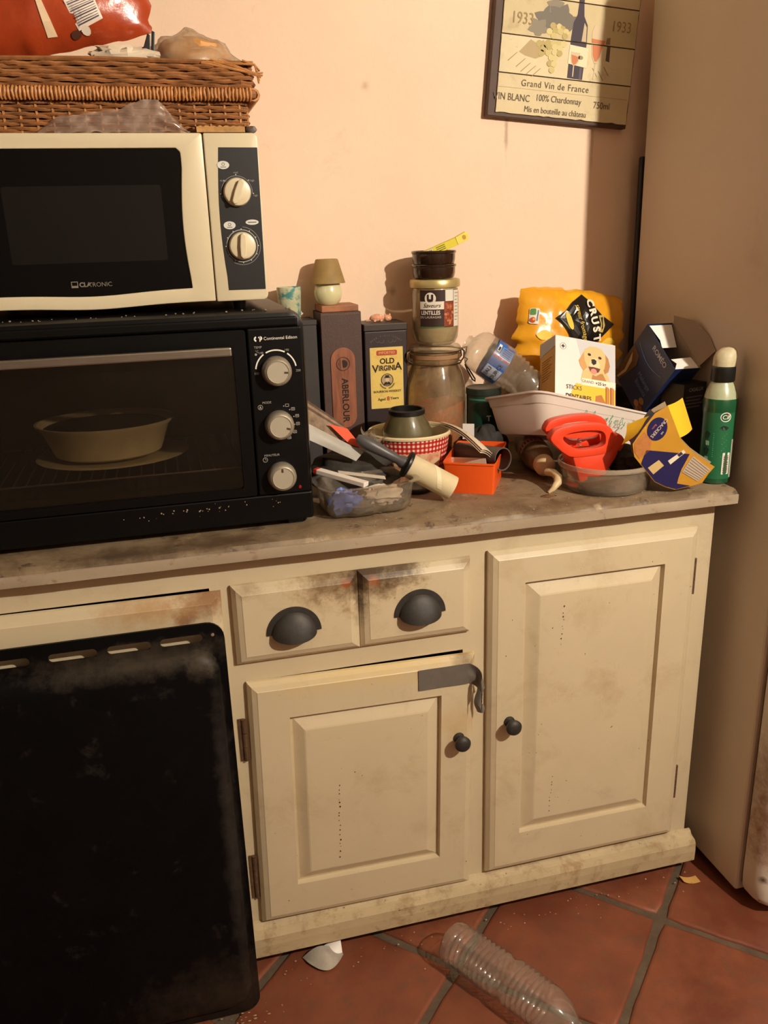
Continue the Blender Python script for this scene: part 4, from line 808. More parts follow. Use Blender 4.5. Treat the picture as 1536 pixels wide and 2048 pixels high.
# crushed bottle with the blue label, lying tilted above the green tin
wbm = along((.798, .312, 1.082), (.650, .356, 1.192))
wbo = thing('crushed_water_bottle', 'crushed clear water bottle with blue label lying behind the white tub', 'bottle', mtx=wbm)
pr_ = [(0, .004), (.030, .0), (.040, .006), (.0415, .016)]
for i in range(6): z = .02+i*.0125; pr_ += [(.0425, z), (.0385, z+.006)]
pr_ += [(.0425, .096), (.0428, .140), (.0425, .152), (.040, .166), (.033, .176), (.022, .183), (.0145, .186), (.0135, .190), (.0150, .191), (.0150, .194), (.0125, .194), (.0125, .197), (.0115, .197)]
obj('bottle_body', ribbed(pr_, 48, 0, 0, .35, 3.0), M_pet2, wbo, smooth=True, ang=60)
def bcyl(r, a0): return lambda u, v, n: ((r+n)*sin(u/r+a0), -(r+n)*cos(u/r+a0), .117+v)
bl_ = bcyl(.0442, 0.0)
lbl = obj('label', sheet(lambda u, v: V(bl_(-.139+.278*u, -.021+.042*v, 0)), 48, 2, .0004), mat('blue_label', (52, 100, 176), .35, stains=[((30, 60, 130), 30, .5, .7, .5)]), wbo, smooth=True)
# the side of the label that faces the room
import mathutils
to_cam = (wbm.inverted() @ V((0, -1.42, 1.42))); ac = math.atan2(to_cam.x, -to_cam.y); bf = bcyl(.0448, ac)
def bp(u0, u1, v0, v1, m, d=.0003): return obj('print', sheet(lambda u, v: V(bf(u0+(u1-u0)*u, v0+(v1-v0)*v, d)), 10, 1, .0002), m, lbl, smooth=True)
up = 1 if (wbm.to_3x3() @ V((cos(ac), sin(ac), 0))).z > 0 else -1
bp(min(-up*.04, -up*.012), max(-up*.04, -up*.012), -.019, .019, ink(170, 176, 190)); bp(min(up*.016, up*.040), max(up*.016, up*.040), -.0195, .008, ink(96, 138, 200)); bp(min(up*.022, up*.042), max(up*.022, up*.042), .011, .018, ink(222, 220, 214), .0005)
for i in range(4): bp(up*(.02+i*.005)-.0012, up*(.02+i*.005)+.0012, -.016, .004, ink(40, 72, 150), .0006)
bp(min(up*.024, up*.034), max(up*.024, up*.034), .012, .0165, ink(40, 40, 44), .0008)
text(lbl, 'EAU', .0125, bf, ink(52, 60, 80), -up*.026, -up*.009*-1, rot=(0 if up > 0 else pi), d=.0012); text(lbl, 'SOURCE', .0125, bf, ink(52, 60, 80), -up*.022, up*-.008, rot=(0 if up > 0 else pi), d=.0012)
text(lbl, 'SAINT MARTIN', .0075, bf, ink(206, 56, 70), up*.011, 0, rot=pi/2*up, d=.0012, bold=.0002, sx=.8)
# yellow crisp bag
M_cr = mat('yellow_foil', (226, 158, 34), .24, var=(9, .12), stains=[((238, 190, 30), 7, .52, .68, .8), ((206, 120, 30), 10, .58, .74, .5)], coat=.4, bump=(40, .3))
cbm = M.Translation((.920, .415, 1.185)) @ M.Rotation(rad(8), 4, 'Y') @ M.Rotation(rad(-8), 4, 'X')
cbg = thing('crisp_bag', 'puffed yellow crisp bag with black diamond logo against the wall', 'bag', mtx=cbm)
cfn = pillow(.275, .215, .085, 6.0, wr=.006); bag('pouch', cfn, M_cr, cbg, 44, 32); cs = lambda u, v, n: cfn(u/.275, v/.215, n)
dm = [(-.058, .036), (-.035, .054), (-.018, .075), (.008, .094), (.030, .080), (.060, .052), (.095, .036), (.070, .012), (.050, -.010), (.030, -.03), (-.01, -.02), (-.030, .010)]
dmf = decal(cbg, dm, cs, mat('print_black_gloss', (26, 22, 20), .2, coat=.4), 'logo_diamond', d1=.004, rings=8)
for i, ch in enumerate('CRUST'): text(dmf, ch, .0245, cs, ink(230, 220, 196), .026+i*.0050, .076-i*.0195, rot=rad(-72), d=.0075, bold=.0012)
text(dmf, 'saveur fromage', .0155, cs, ink(226, 190, 80), .004, .030, rot=rad(-70), d=.0070, sx=.88, shear=.2)
decal(dmf, ell(-.026, .031, .021, .0065, 16, rad(-65)), cs, ink(236, 194, 60), d1=.006, rings=3)
decal(dmf, [(.048, .050), (.064, .054), (.062, .044), (.066, .030), (.060, .012), (.050, .012), (.054, .030)], cs, ink(186, 160, 90), d1=.006, rings=3)
decal(dmf, [(.053, .046), (.060, .048), (.059, .036), (.060, .022), (.056, .018), (.057, .032)], cs, ink(40, 34, 28), d1=.0068, rings=2)
for (a, b, r) in ((.085, -.01, .018), (-.08, -.005, .016), (-.062, -.03, .02), (.06, -.03, .02)): decal(cbg, [(a+r*cos(2*pi*i/14)*(1+.15*sin(i*2)), b+r*.7*sin(2*pi*i/14)) for i in range(14)], cs, ink(240, 196, 76), d1=.003, rings=3)
bd2 = decal(cbg, rrect(-.118, -.096, .018, .056, .004, 3), cs, ink(226, 220, 206), 'badge', d1=.004, rings=4); decal(bd2, rrect(-.117, -.105, .040, .055, .003, 3), cs, ink(84, 140, 70), d1=.0052, rings=2); decal(bd2, ell(-.110, .028, .0065, .007, 12), cs, ink(196, 72, 44), d1=.0052, rings=2); decal(bd2, ell(-.108, .030, .003, .003, 10), cs, ink(226, 170, 60), d1=.006, rings=2); decal(bd2, rrect(-.1015, -.0985, .026, .052, .001, 2), cs, ink(120, 130, 160), d1=.0052, rings=2)
# dog treat carton, leaning in the white tub
o_ = V((.814, .268, 1.209)); ex = (V((.961, .272, 1.178))-V((.816, .27, 1.21))).normalized(); dn = V((.784, .215, 1.101))-V((.816, .27, 1.21)); dn = (dn-ex*dn.dot(ex)).normalized(); ez = -dn; ey = ez.cross(ex)
dbm = M(((ex.x, ey.x, ez.x, o_.x), (ex.y, ey.y, ez.y, o_.y), (ex.z, ey.z, ez.z, o_.z), (0, 0, 0, 1)))
dg_ = thing('dog_treat_box', 'white dog treat carton with a dog photo leaning in the white tub', 'box', mtx=dbm)
M_dbx = mat('white_carton', (232, 226, 220), .3, coat=.2); M_dby = mat('yellow_carton', (206, 150, 52), .45, var=(30, .08)); BW, BH, BD = .147, .185, .066
obj('carton', box(0, BW, 0.0006, BD, -BH, -.0006), M_dby, dg_, bevel=.0008)
fc = obj('front_face', box(.0, BW, -.0004, .0006, -BH, 0), M_dbx, dg_); obj('top_flap', box(0, BW, .0007, BD, -.0004, .0006), M_dbx, dg_)
df = frame((0, -.0005, 0), (1, 0, 0), (0, 0, 1))
decal(fc, [(.05, -.001), (.1465, -.001), (.1465, -.085), (.075, -.085)], df, mat('print_sky', (206, 204, 206), .35), d1=.0003)
decal(fc, arcband(.018, -.022, .0065, .0074, 0, 2*pi, 24), df, ink(150, 146, 142)); decal(fc, rrect(.014, .022, -.0232, -.0208, .0003, 1), df, ink(60, 54, 50)); decal(fc, rrect(.0168, .0192, -.026, -.018, .0003, 1), df, ink(60, 54, 50))
fur = ink(226, 188, 130); fur2 = ink(206, 156, 96); fur3 = ink(184, 128, 76); fur4 = ink(236, 208, 160); dk = ink(50, 36, 32)
decal(fc, [(.062, -.088), (.066, -.07), (.085, -.06), (.12, -.06), (.130, -.075), (.135, -.092), (.062, -.092)], df, fur, d1=.0006); decal(fc, [(.086, -.092), (.09, -.074), (.115, -.07), (.128, -.092)], df, fur3, d1=.0008)
decal(fc, [(.071, -.022), (.063, -.036), (.056, -.048), (.060, -.060), (.068, -.070), (.076, -.062), (.078, -.04)], df, fur2, d1=.0008); decal(fc, [(.118, -.022), (.129, -.034), (.133, -.05), (.129, -.064), (.120, -.070), (.115, -.055), (.116, -.035)], df, fur3, d1=.0008)
decal(fc, [(.068, -.03), (.071, -.02), (.082, -.013), (.098, -.0115), (.112, -.015), (.121, -.026), (.122, -.042), (.119, -.058), (.110, -.070), (.098, -.078), (.086, -.074), (.077, -.062), (.070, -.046)], df, fur, d1=.0010)
decal(fc, [(.082, -.050), (.090, -.038), (.1, -.038), (.108, -.050), (.106, -.064), (.084, -.064)], df, fur4, d1=.0012)
for ex_, ez_ in ((.0815, -.0315), (.1075, -.0355)): decal(fc, ell(ex_, ez_, .0042, .0030, 12, -.2), df, dk, d1=.0014)
decal(fc, [(.0865, -.042), (.093, -.040), (.099, -.043), (.0985, -.050), (.092, -.054), (.087, -.050)], df, dk, d1=.0015); decal(fc, [(.079, -.059), (.092, -.058), (.109, -.060), (.105, -.068), (.094, -.073), (.084, -.069)], df, ink(112, 58, 48), d1=.0013); decal(fc, ell(.0925, -.068, .0075, .0062, 14), df, ink(226, 140, 128), d1=.0015)
decal(fc, [(.064, -.0865), (.1468, -.0855), (.1468, -.102), (.062, -.102)], df, ink(240, 228, 208), d1=.0010); text(fc, 'GRAND', .0088, df, ink(110, 100, 88), .078, -.0935, sx=.95, d=.0014); text(fc, '+25 kg', .0095, df, ink(60, 52, 46), .110, -.094, d=.0014, bold=.0002)
decal(fc, [(.05, -.10), (.1468, -.103), (.1468, -.184), (.03, -.184), (.04, -.12)], df, ink(240, 190, 60), d1=.0006); text(fc, 'STICKS', .0135, df, ink(90, 78, 60), .045, -.111, d=.0014, sx=.9); text(fc, 'DENTAIRES', .0135, df, ink(74, 60, 44), .056, -.131, d=.0014, sx=.9, bold=.0003)
for (a, w, h) in ((.122, .008, .048), (.133, .009, .05)): decal(fc, [(a, -.098), (a+w, -.1), (a+w, -.098-h), (a, -.098-h)], df, ink(176, 106, 56), d1=.0014)
for a in (.1255, .1375): decal(fc, [(a, -.098), (a+.002, -.098), (a+.002, -.146), (a, -.146)], df, ink(206, 146, 86), d1=.0016)
decal(fc, [(.098, -.122), (.112, -.118), (.122, -.135), (.118, -.146), (.096, -.146)], df, ink(186, 116, 62), d1=.0013)
sf = frame((-.0001, 0, 0), (0, -1, 0), (0, 0, 1))
decal(dg_, [(-BD, -.0008), (-.001, -.0008), (-.001, -.024), (-BD, -.032)], sf, ink(190, 186, 184), d1=.0006)
for i in range(9): decal(dg_, [(-.056, -.045-i*.0055), (-.016-.006*(i % 3), -.043-i*.0055), (-.016-.006*(i % 3), -.0445-i*.0055), (-.056, -.0465-i*.0055)], sf, ink(168, 116, 40), d1=.0006)
# white tub, tilted
M_tubw = mat('white_tub_plastic', (226, 212, 200), .38, spec=.4, sss=.05, var=(8, .04)); RA, RB_, RC, RD = V((.736, .170, 1.112)), V((1.018, .172, 1.036)), V((.965, .335, 1.000)), V((.668, .318, 1.074)); BA, BB, BC, BDv = V((.757, .182, 1.014)), V((.990, .186, .960)), V((.940, .305, .944)), V((.690, .300, .998))
def qloop(A, B, Cc, D, ins=0.0, dz=0.0, r=.11, n=5):
    cs_ = [A, B, Cc, D]; cen = (A+B+Cc+D)/4; out = []
    for i in range(4):
        p, q, w = cs_[i-1], cs_[i], cs_[(i+1) % 4]; a = q+(p-q)*r*(1.0 if i % 2 else 1.5); b = q+(w-q)*r*(1.5 if i % 2 else 1.0)
        for k in range(n+1): t = k/n; out.append(a*(1-t)**2+q*2*t*(1-t)+b*t*t)
    return [tuple(cen+(p-cen)*(1-ins)+V((0, 0, dz))) for p in out]
tb = thing('white_tub', 'white plastic tub with green handwriting tilted behind the round clear tub', 'tub', (.83, .24, .95))
mid = [a*.93+b*.07 for a, b in zip((RA, RB_, RC, RD), (BA, BB, BC, BDv))]; mid2 = [a*.74+b*.26 for a, b in zip((RA, RB_, RC, RD), (BA, BB, BC, BDv))]
obj('tub_wall', loopskin([qloop(RA, RB_, RC, RD, -.035), qloop(RA, RB_, RC, RD, -.035, -.004), qloop(*mid, .0), qloop(*mid2, .0), qloop(*mid2, .012), qloop(BA, BB, BC, BDv, -.02, .012), qloop(BA, BB, BC, BDv, .03), qloop(BA, BB, BC, BDv, .06, .006), qloop(*mid, .03), qloop(RA, RB_, RC, RD, .01)]+[qloop(RA, RB_, RC, RD, -.035)], False), M_tubw, tb, smooth=True, world=True, ang=24)
obj('tub_floor', loopskin([qloop(BA, BB, BC, BDv, .05, .004)]), M_tubw, tb, world=True)
wo = RA*.5+BA*.5+V((.075, -.0105, -.012)); wx = (RB_-RA).normalized(); wy = (RA-BA); wy = (wy-wx*wy.dot(wx)).normalized(); wfn = frame(wo, wx, wy)
ST = {'l': [(0, 0), (.5, .8), (.55, 1.4), (.35, 1.5), (.2, .9), (.2, .2), (.4, 0), (.6, .15)], 'i': [(0, .1), (.25, .8), (.2, .1), (.45, .1)], 'A': [(0, 0), (.35, .9), (.65, 1.7), (.75, 1.0), (.75, .1), (.95, .3)], 'n': [(0, .1), (.1, .8), (.12, 0), (.3, .75), (.42, .7), (.45, .05), (.6, .15)], 'e': [(0, .3), (.35, .5), (.3, .8), (.1, .6), (.15, .1), (.5, .15)],
      'b': [(0, .2), (.4, 1.3), (.3, 1.6), (.15, .9), (.15, .1), (.4, .05), (.5, .45), (.3, .5), (.6, .4)], 'y': [(0, .8), (.1, .2), (.35, .2), (.5, .8), (.4, 0), (.2, -.7), (.05, -.5), (.6, .2)], '?': [(.1, 1.2), (.3, 1.5), (.5, 1.2), (.3, .8), (.3, .5)], ' ': []}
x_ = 0.0; strokes = []
for ch in 'il Annebely ?':
    if ST[ch]:
        P = [V((x_+a*.013, b*.0115-x_*.0, 0)) for a, b in ST[ch]]; sm = []
        for i in range(len(P)-1):
            for k in range(3): sm.append(P[i].lerp(P[i+1], k/3))
        sm.append(P[-1]); strokes.append(tube([wfn(p.x, p.y, .0012) for p in sm], .00055, 5))
    x_ += .0085 if ch in 'li ' else .0118
obj('handwriting', join(*strokes), ink(60, 150, 110), tb, world=True)
# green tin and dark things behind
gt = thing('green_tin', 'dark green round tin behind the white tub', 'tin', (.691, .370, ZT)); M_gr = mat('dark_green_tin', (14, 52, 38), .4, var=(20, .1))
obj('tin_body', lathe([(0, 0), (.038, 0), (.0385, .002), (.0385, .150), (0, .150)], 40), M_gr, gt, smooth=True); obj('tin_lid', lathe([(.0395, .1505), (.0400, .1520), (.0400, .164), (.0385, .1655), (.036, .164), (0, .163)], 40), mat('dark_lid', (34, 42, 36), .4), gt, smooth=True)
gcm = cylmap(.0388, rad(-18), 0); text(gt, 'T', .017, gcm, ink(222, 216, 200), .010, .100, d=.0006, bold=.0004); obj('band', sheet(lambda u, v: V(gcm(-.04+.08*u, .14+.004*v, .0002)), 12, 1, .0003), ink(60, 110, 84), gt)
dk1 = obj('dark_pouch', mp(blob((.672, .302, .967), (.050, .028, .046), 21, .35, 28, 18, 2.4), lambda x, y, z: (x, y, max(z, ZT))), mat('black_fabric', (34, 30, 27), .75, var=(40, .3), bump=(90, .4)), None, smooth=True); tag(dk1, 'crumpled black fabric pouch between clip-top jar and white tub', 'pouch')
dk2 = obj('dark_bag', mp(blob((1.01, .385, 1.00), (.070, .055, .075), 33, .4, 30, 20, 2.6), lambda x, y, z: (x, y, max(z, ZT))), mat('black_bag', (30, 26, 25), .35, var=(30, .3), bump=(50, .6)), None, smooth=True, ang=80); tag(dk2, 'crumpled black plastic bag behind the white tub and blue carton', 'bag')
# open blue biscuit carton
ea = V((-.10, .64, -.76)).normalized(); exr = V((1, .10, 0.0)); exr = (exr-ea*exr.dot(ea)).normalized(); eu = exr.cross(ea).normalized(); 
if eu.z < 0: eu = -eu
ro = V((1.012, .120, 1.142)); rbm = M(((exr.x, ea.x, eu.x, ro.x), (exr.y, ea.y, eu.y, ro.y), (exr.z, ea.z, eu.z, ro.z), (0, 0, 0, 1)))
rc = thing('biscuit_carton', 'open navy blue biscuit carton leaning against the refrigerator', 'box', mtx=rbm); M_navy = mat('navy_card', (30, 46, 88), .42, var=(14, .12), stains=[((46, 70, 120), 20, .55, .75, .4)]); M_card = mat('grey_card', (150, 128, 106), .7, var=(12, .08)); RW, RL, RH, tk = .066, .155, .130, .0012
wl = obj('side_panel', box(0, tk, 0, RL, 0, RH), M_navy, rc); obj('side_panel', box(RW-tk, RW, 0, RL, 0, RH), M_card, rc); obj('bottom_panel', box(tk, RW-tk, 0, RL, 0, tk), M_navy, rc); obj('top_panel', box(tk, RW-tk, 0, RL, RH-tk, RH), M_navy, rc); obj('end_panel', box(tk, RW-tk, RL-tk, RL, tk, RH-tk), M_card, rc)
M_wf = mat('white_card', (232, 226, 220), .5)
def flap(pts, ax, lab=None): return obj('flap', pts, M_wf, rc)
obj('flap', prism([(.004, .0), (RW-.004, .0), (RW-.006, -.052), (.022, -.052), (.022, -.034)], .0, .0008, lambda u, v, n: (u, -.002-v*.30*0+.004+(-v)*.35, RH-.004+v*.92+n)), M_wf, rc)
obj('flap', prism([(.003, .0), (RW-.003, .0), (RW+.004, .040), (.012, .036), (.018, .020)], .0, .0008, lambda u, v, n: (u, .002+v*.12+n, .003+v*.85)), M_wf, rc)
obj('flap', prism([(0, .006), (.044, .010), (.050, .05), (.040, .10), (.010, RH+.012), (0, RH-.004)], 0, .0008, lambda u, v, n: (RW+u*.40, -u*.88-n, v)), M_card, rc, label='grey inside of an open side flap')
rf = frame((-.0002, 0, 0), (0, 0, -1), (0, -1, 0)); nav = ink(190, 196, 214)
text(wl, 'ROMÉO', .0165, rf, nav, -.052, -.018, d=.0006, bold=.0004); text(wl, 'Mélange', .0155, rf, ink(110, 130, 170), -.048, -.090, d=.0006); text(wl, 'Biscuits', .0155, rf, ink(110, 130, 170), -.046, -.108, d=.0006)
wv = [(-.118+.10*t, -.043-.012*sin(t*pi)) for t in [i/16 for i in range(17)]]; decal(wl, wv+[(a, b-.0012) for a, b in wv[::-1]], rf, ink(130, 146, 180))
tan_ = ink(150, 112, 70); decal(wl, [(-.128, -.060), (-.10, -.064), (-.09, -.085), (-.10, -.12), (-.11, -.153), (-.128, -.153)], rf, ink(96, 70, 46)); decal(wl, [(-.12, -.075), (-.108, -.09), (-.105, -.12), (-.115, -.15), (-.12, -.15), (-.112, -.12)], rf, ink(190, 166, 130), d1=.0008)
for (a, b, r, m) in ((-.022, -.125, .009, tan_), (-.014, -.138, .008, ink(130, 70, 44)), (-.030, -.140, .009, ink(176, 130, 80)), (-.02, -.148, .006, tan_)): decal(wl, ell(a, b, r, r*.8, 10), rf, m, d1=.0008)
bk = thing('black_carton', 'small black carton with white lettering under the blue biscuit carton', 'box', mtx=M.Translation((1.058, .152, ZT)) @ M.Rotation(rad(14), 4, 'Z')); obj('carton', box(-.033, .033, -.03, .03, 0, .185), mat('black_card', (28, 26, 30), .45, var=(20, .1)), bk, bevel=.001)
kf = frame((0, -.0301, 0), (1, 0, 0), (0, 0, 1)); text(bk, 'CASALUX', .0105, kf, ink(190, 186, 186), .002, .172, d=.0004, sx=.9)
for i in range(4): decal(bk, [(-.026, .156-i*.007), (.022-.006*(i % 2), .156-i*.007), (.022-.006*(i % 2), .1585-i*.007), (-.026, .1585-i*.007)], kf, ink(112, 110, 114))
# green cleaner bottle
cf_ = thing('cleaner_bottle', 'green cleaner bottle with cream cap at the end of the worktop', 'bottle', (1.0605, .030, ZT), rot=(0, 0, 8))
obj('bottle_body', lathe([(0, 0), (.027, 0), (.0305, .003), (.0315, .012), (.0310, .135), (.0325, .150), (.0330, .166), (.0315, .172)], 48), mat('green_liquid', (22, 78, 48), .28, var=(6, .1), coat=.3), cf_, smooth=True)
obj('shoulder', lathe([(.0315, .172), (.0290, .184), (.0235, .198), (.0205, .203), (.0205, .212)], 48), mat('foamy_shoulder', (168, 172, 140), .3, var=(40, .12), coat=.3), cf_, smooth=True)
obj('collar', lathe([(.0215, .204), (.0228, .206), (.0228, .232), (.0205, .2345), (0, .2345)], 40), mat('black_collar', (20, 22, 20), .4), cf_, smooth=True)
obj('cap', mp(lathe([(.0205, .230), (.0218, .242), (.0222, .252), (.019, .262), (.012, .2675), (0, .269)], 40), lambda x, y, z: (x+(z-.23)*.10, y, z+x*.18*(z-.228)/.04)), mat('cream_cap', (196, 184, 150), .5, var=(60, .2)), cf_, smooth=True)
cc = cylmap(.0318, rad(-46), 0)
lab = obj('label', sheet(lambda u, v: V(cc(-.036+.078*u, .012+.138*v, 0)), 20, 1, .0003), mat('green_label', (32, 98, 62), .4), cf_, smooth=True)
decal(lab, ell(.014, .138, .0105, .0095, 20), cc, ink(232, 228, 214), d0=.0004, d1=.0008); decal(lab, ell(.014, .138, .0088, .0078, 20), cc, ink(24, 84, 50), d0=.0006, d1=.0011); text(lab, 'Cif', .0118, cc, ink(236, 232, 220), .0135, .1378, d=.0017, bold=.0001, shear=.12); decal(lab, ell(.0175, .1435, .0014, .0014, 8), cc, ink(206, 50, 44), d0=.0016, d1=.002)
decal(lab, [(.004, .116), (.010, .121), (.016, .120), (.022, .117), (.018, .112), (.010, .111)], cc, ink(30, 40, 34), d0=.0004, d1=.0008)
for z in (.030, .060, .092): 
    decal(lab, [(-.022, z), (-.015, z+.002), (-.012, z+.012), (-.018, z+.018), (-.024, z+.012)], cc, ink(28, 60, 42), d0=.0004, d1=.0008); decal(lab, [(-.020, z-.012), (-.013, z-.012), (-.014, z-.003), (-.021, z-.003)], cc, ink(150, 190, 160), d0=.0004, d1=.0008)
for i in range(12): decal(lab, [(-.006, .104-i*.0042), (.020-.004*(i % 3), .104-i*.0042), (.020-.004*(i % 3), .1052-i*.0042), (-.006, .1052-i*.0042)], cc, ink(92, 160, 118), d0=.0004, d1=.0007)
decal(lab, rrect(.014, .030, .022, .066, .001, 2), cc, ink(216, 212, 200), 'barcode', d0=.0004, d1=.0010)
for i in range(10): decal(lab, [(.017, .026+i*.0037), (.027, .026+i*.0037), (.027, .0272+i*.0037+(.0008 if i % 3 else 0)), (.017, .0272+i*.0037+(.0008 if i % 3 else 0))], cc, ink(90, 76, 60), 'barcode_line', d0=.001, d1=.0014)
decal(lab, rrect(.0335, .0395, .014, .092, .001, 2), cc, ink(206, 206, 190), d0=.0004, d1=.0008)
# ------------------------------------------------------------------ front right: round tub, tool, cracker carton, sauce bottle
rt = thing('round_tub', 'round clear plastic tub at the front of the worktop', 'tub', (.838, .072, ZT))
M_tubc = film('clear_tub', (250, 246, 240), (170, 156, 136), .20, .14, .45, noise=16)
obj('tub_wall', lathe([(0, .001), (.076, .001), (.0845, .004), (.0880, .012), (.0905, .046), (.0905, .0475), (.0890, .046), (.0865, .012), (.075, .0035), (0, .003)], 72), M_tubc, rt, smooth=True)
obj('rim', lathe([(.0900, .0475), (.0940, .0480), (.0945, .0520), (.0935, .0570), (.0915, .0575), (.0900, .0560), (.0895, .0490)], 72), film('tub_rim', (250, 246, 240), (200, 184, 160), .40, .12, .45), rt, smooth=True)
M_coral = mat('coral_plastic', (226, 66, 34), .35, spec=.5, coat=.2, var=(10, .04))
tl = thing('coral_tool', 'coral red plastic tool with a ring handle standing in the round clear tub', 'tool', (.80, .075, ZT+.006))
def rnd(poly, it=2):
    for _ in range(it):
        q = []
        for i in range(len(poly)): a, b = V(poly[i]), V(poly[(i+1) % len(poly)]); q += [tuple(a*.78+b*.22), tuple(a*.22+b*.78)]
        poly = q
    return poly
ou = rnd([(.706, 1.041), (.717, 1.057), (.771, 1.063), (.819, 1.060), (.840, 1.045), (.843, 1.009), (.829, .998), (.754, .996), (.732, 1.010), (.708, 1.033)]); ho = rnd([(.728, 1.036), (.743, 1.047), (.783, 1.049), (.814, 1.046), (.824, 1.036), (.824, 1.013), (.785, 1.010), (.760, 1.012)])
pl3 = lambda y0, dx, dz: (lambda u, v, n: (u+dx, y0+n, v+dz))
obj('handle_ring', holed(ou, [ho], pl3(.050, .0, .0), .020), M_coral, tl, world=True, bevel=.003, smooth=True)
obj('handle_ring', holed(ou, [ho], pl3(.092, .008, .009), .020), M_coral, tl, world=True, bevel=.003, smooth=True)
obj('lever', prism(rnd([(.735, 1.040), (.748, 1.034), (.790, 1.031), (.822, 1.040), (.824, 1.047), (.785, 1.046), (.755, 1.047)]), .058, .098, lambda u, v, n: (u, n, v)), M_coral, tl, world=True, bevel=.002)
obj('tool_body', prism(rnd([(.752, 1.006), (.800, .998), (.836, 1.004), (.848, 1.040), (.866, 1.028), (.869, 1.012), (.848, .985), (.832, .960), (.826, .936), (.774, .936), (.768, .960)], 1), .052, .108, lambda u, v, n: (u, n, v)), M_coral, tl, world=True, bevel=.004, smooth=True)
obj('suction_foot', xf(lathe([(0, .0), (.040, .0), (.042, .004), (.034, .012), (.020, .018), (0, .018)], 36), M.Translation((.800, .080, ZT+.006))), M_coral, tl, world=True, smooth=True)
obj('spring', join(*[tube([(.782+.004*sin(q*.9), .078+.004*cos(q*.9), 1.010+q*.0011) for q in range(24)], .0008, 5)]), mat('bright_wire', (200, 196, 190), .3, metal=.8), tl, world=True, smooth=True)
gl2 = obj('black_glove', mp(blob((.880, .062, .978), (.040, .034, .026), 8, .42, 26, 18, 2.8), lambda x, y, z: (x, y, z)), mat('black_fabric', (34, 30, 27), .75), None, smooth=True); tag(gl2, 'black crumpled cloth in the round tub beside the coral tool', 'cloth')
rm = obj('tub_contents', mp(blob((.838, .072, .936), (.074, .074, .022), 5, .3, 28, 14, 3), lambda x, y, z: (x, y, max(z, ZT+.0045))), mat('grey_scraps', (96, 84, 70), .7, var=(30, .4)), None, smooth=True, kind='stuff'); tag(rm, 'grey mixed scraps at the bottom of the round clear tub', 'scraps')
# torn cracker carton: the front panel leans; shaded panel and lit flaps are painted as two yellows
PN = V((-0.1511, -0.9769, -0.1511))
def ck(pts, bend=.0):
    cx = .955
    return [V((x, y, z))+PN*(-bend*((x-cx)/.09)**2) for x, y, z in pts]
def poly3(pts, th=.0009):
    n = len(pts); a = [tuple(p+PN*th) for p in pts]; b = [tuple(p) for p in pts]
    return a+b, [tuple(range(n)), tuple(range(2*n-1, n-1, -1))]+[(i, i+n, (i+1) % n+n, (i+1) % n) for i in range(n)]
kk = thing('cracker_carton', 'torn yellow and blue cracker carton leaning at the worktop edge', 'box', (.94, -.012, ZT)); M_cy = mat('cracker_yellow_shaded', (196, 142, 46), .45, var=(20, .08)); M_cy2 = mat('cracker_yellow_lit', (238, 186, 44), .42, bump=(40, .3)); M_cb = mat('cracker_blue', (34, 32, 80), .42, var=(20, .08))
mainp = [(0.8987, -0.0377, 1.1047), (0.8759, -0.0321, 1.0909), (0.8579, -0.0248, 1.0618), (0.8421, -0.0178, 1.0321), (0.8493, -0.0148, 1.0060), (0.8628, -0.0145, 0.9906), (0.8976, -0.0138, 0.9510), (0.9205, -0.0155, 0.9390), (0.9418, -0.0177, 0.9317), (0.9684, -0.0225, 0.9368), (0.9941, -0.0275, 0.9431), (1.0028, -0.0317, 0.9614), (1.0129, -0.0355, 0.9759), (0.9844, -0.0339, 0.9942), (0.9636, -0.0330, 1.0092), (0.9451, -0.0328, 1.0267), (0.9332, -0.0330, 1.0394), (0.9162, -0.0354, 1.0719)]
def fan3(pts, off, th): 
    c = sum(pts, V((0, 0, 0)))/len(pts); 
    return [tuple(p+PN*off) for p in pts]
fp_ = obj('front_panel', poly3(ck(mainp)), M_cy, kk, world=True)
obj('back_panel', poly3([p-PN*.022+V((.004, 0, .0)) for p in ck(mainp)], -.0009), mat('card_back', (160, 138, 108), .7), kk, world=True)
obj('side_panel', ([tuple(V(mainp[i])) for i in (1, 3)]+[tuple(V(mainp[i])-PN*.022) for i in (3, 1)]+[tuple(V(mainp[i])+V((-.0008, .0005, .0003))) for i in (1, 3)]+[tuple(V(mainp[i])-PN*.022+V((-.0008, .0005, .0003))) for i in (3, 1)], [(0, 1, 2, 3), (7, 6, 5, 4), (0, 4, 5, 1), (1, 5, 6, 2), (2, 6, 7, 3), (3, 7, 4, 0)]), M_cb, kk, world=True)
obj('open_flap', sheet(lambda u, v: V((.8986, -.0377, 1.1047)).lerp(V((.9332, -.0330, 1.0395)), v).lerp(V((.954, .000, 1.109)).lerp(V((.981, .000, 1.0455)), v), u)+V((0, -.004*sin(pi*u), 0)), 8, 8, .0009), M_cy2, kk, world=True)
obj('top_flap', sheet(lambda u, v: V((.8794, -.0325, 1.0900)).lerp(V((.8597, -.0249, 1.0609)), v).lerp(V((.846, .012, 1.072)).lerp(V((.838, .010, 1.034)), v), u)+V((0, .004*sin(3*u+4*v), -.010*u)), 8, 8, .0009), M_cy2, kk, world=True)
kx = V((1, 0, 0)); kx = (kx-PN*kx.dot(PN)).normalized(); ky = PN.cross(kx); ky = -ky if ky.z < 0 else ky; ko = V((0.9148, -0.0280, 1.0253))+PN*.001; kf_ = lambda u, v, n: tuple(MW[kk.name].inverted() @ (ko+kx*u+ky*v+PN*n))
def kuv(p): q = V(p)-ko; return (q.dot(kx), q.dot(ky))
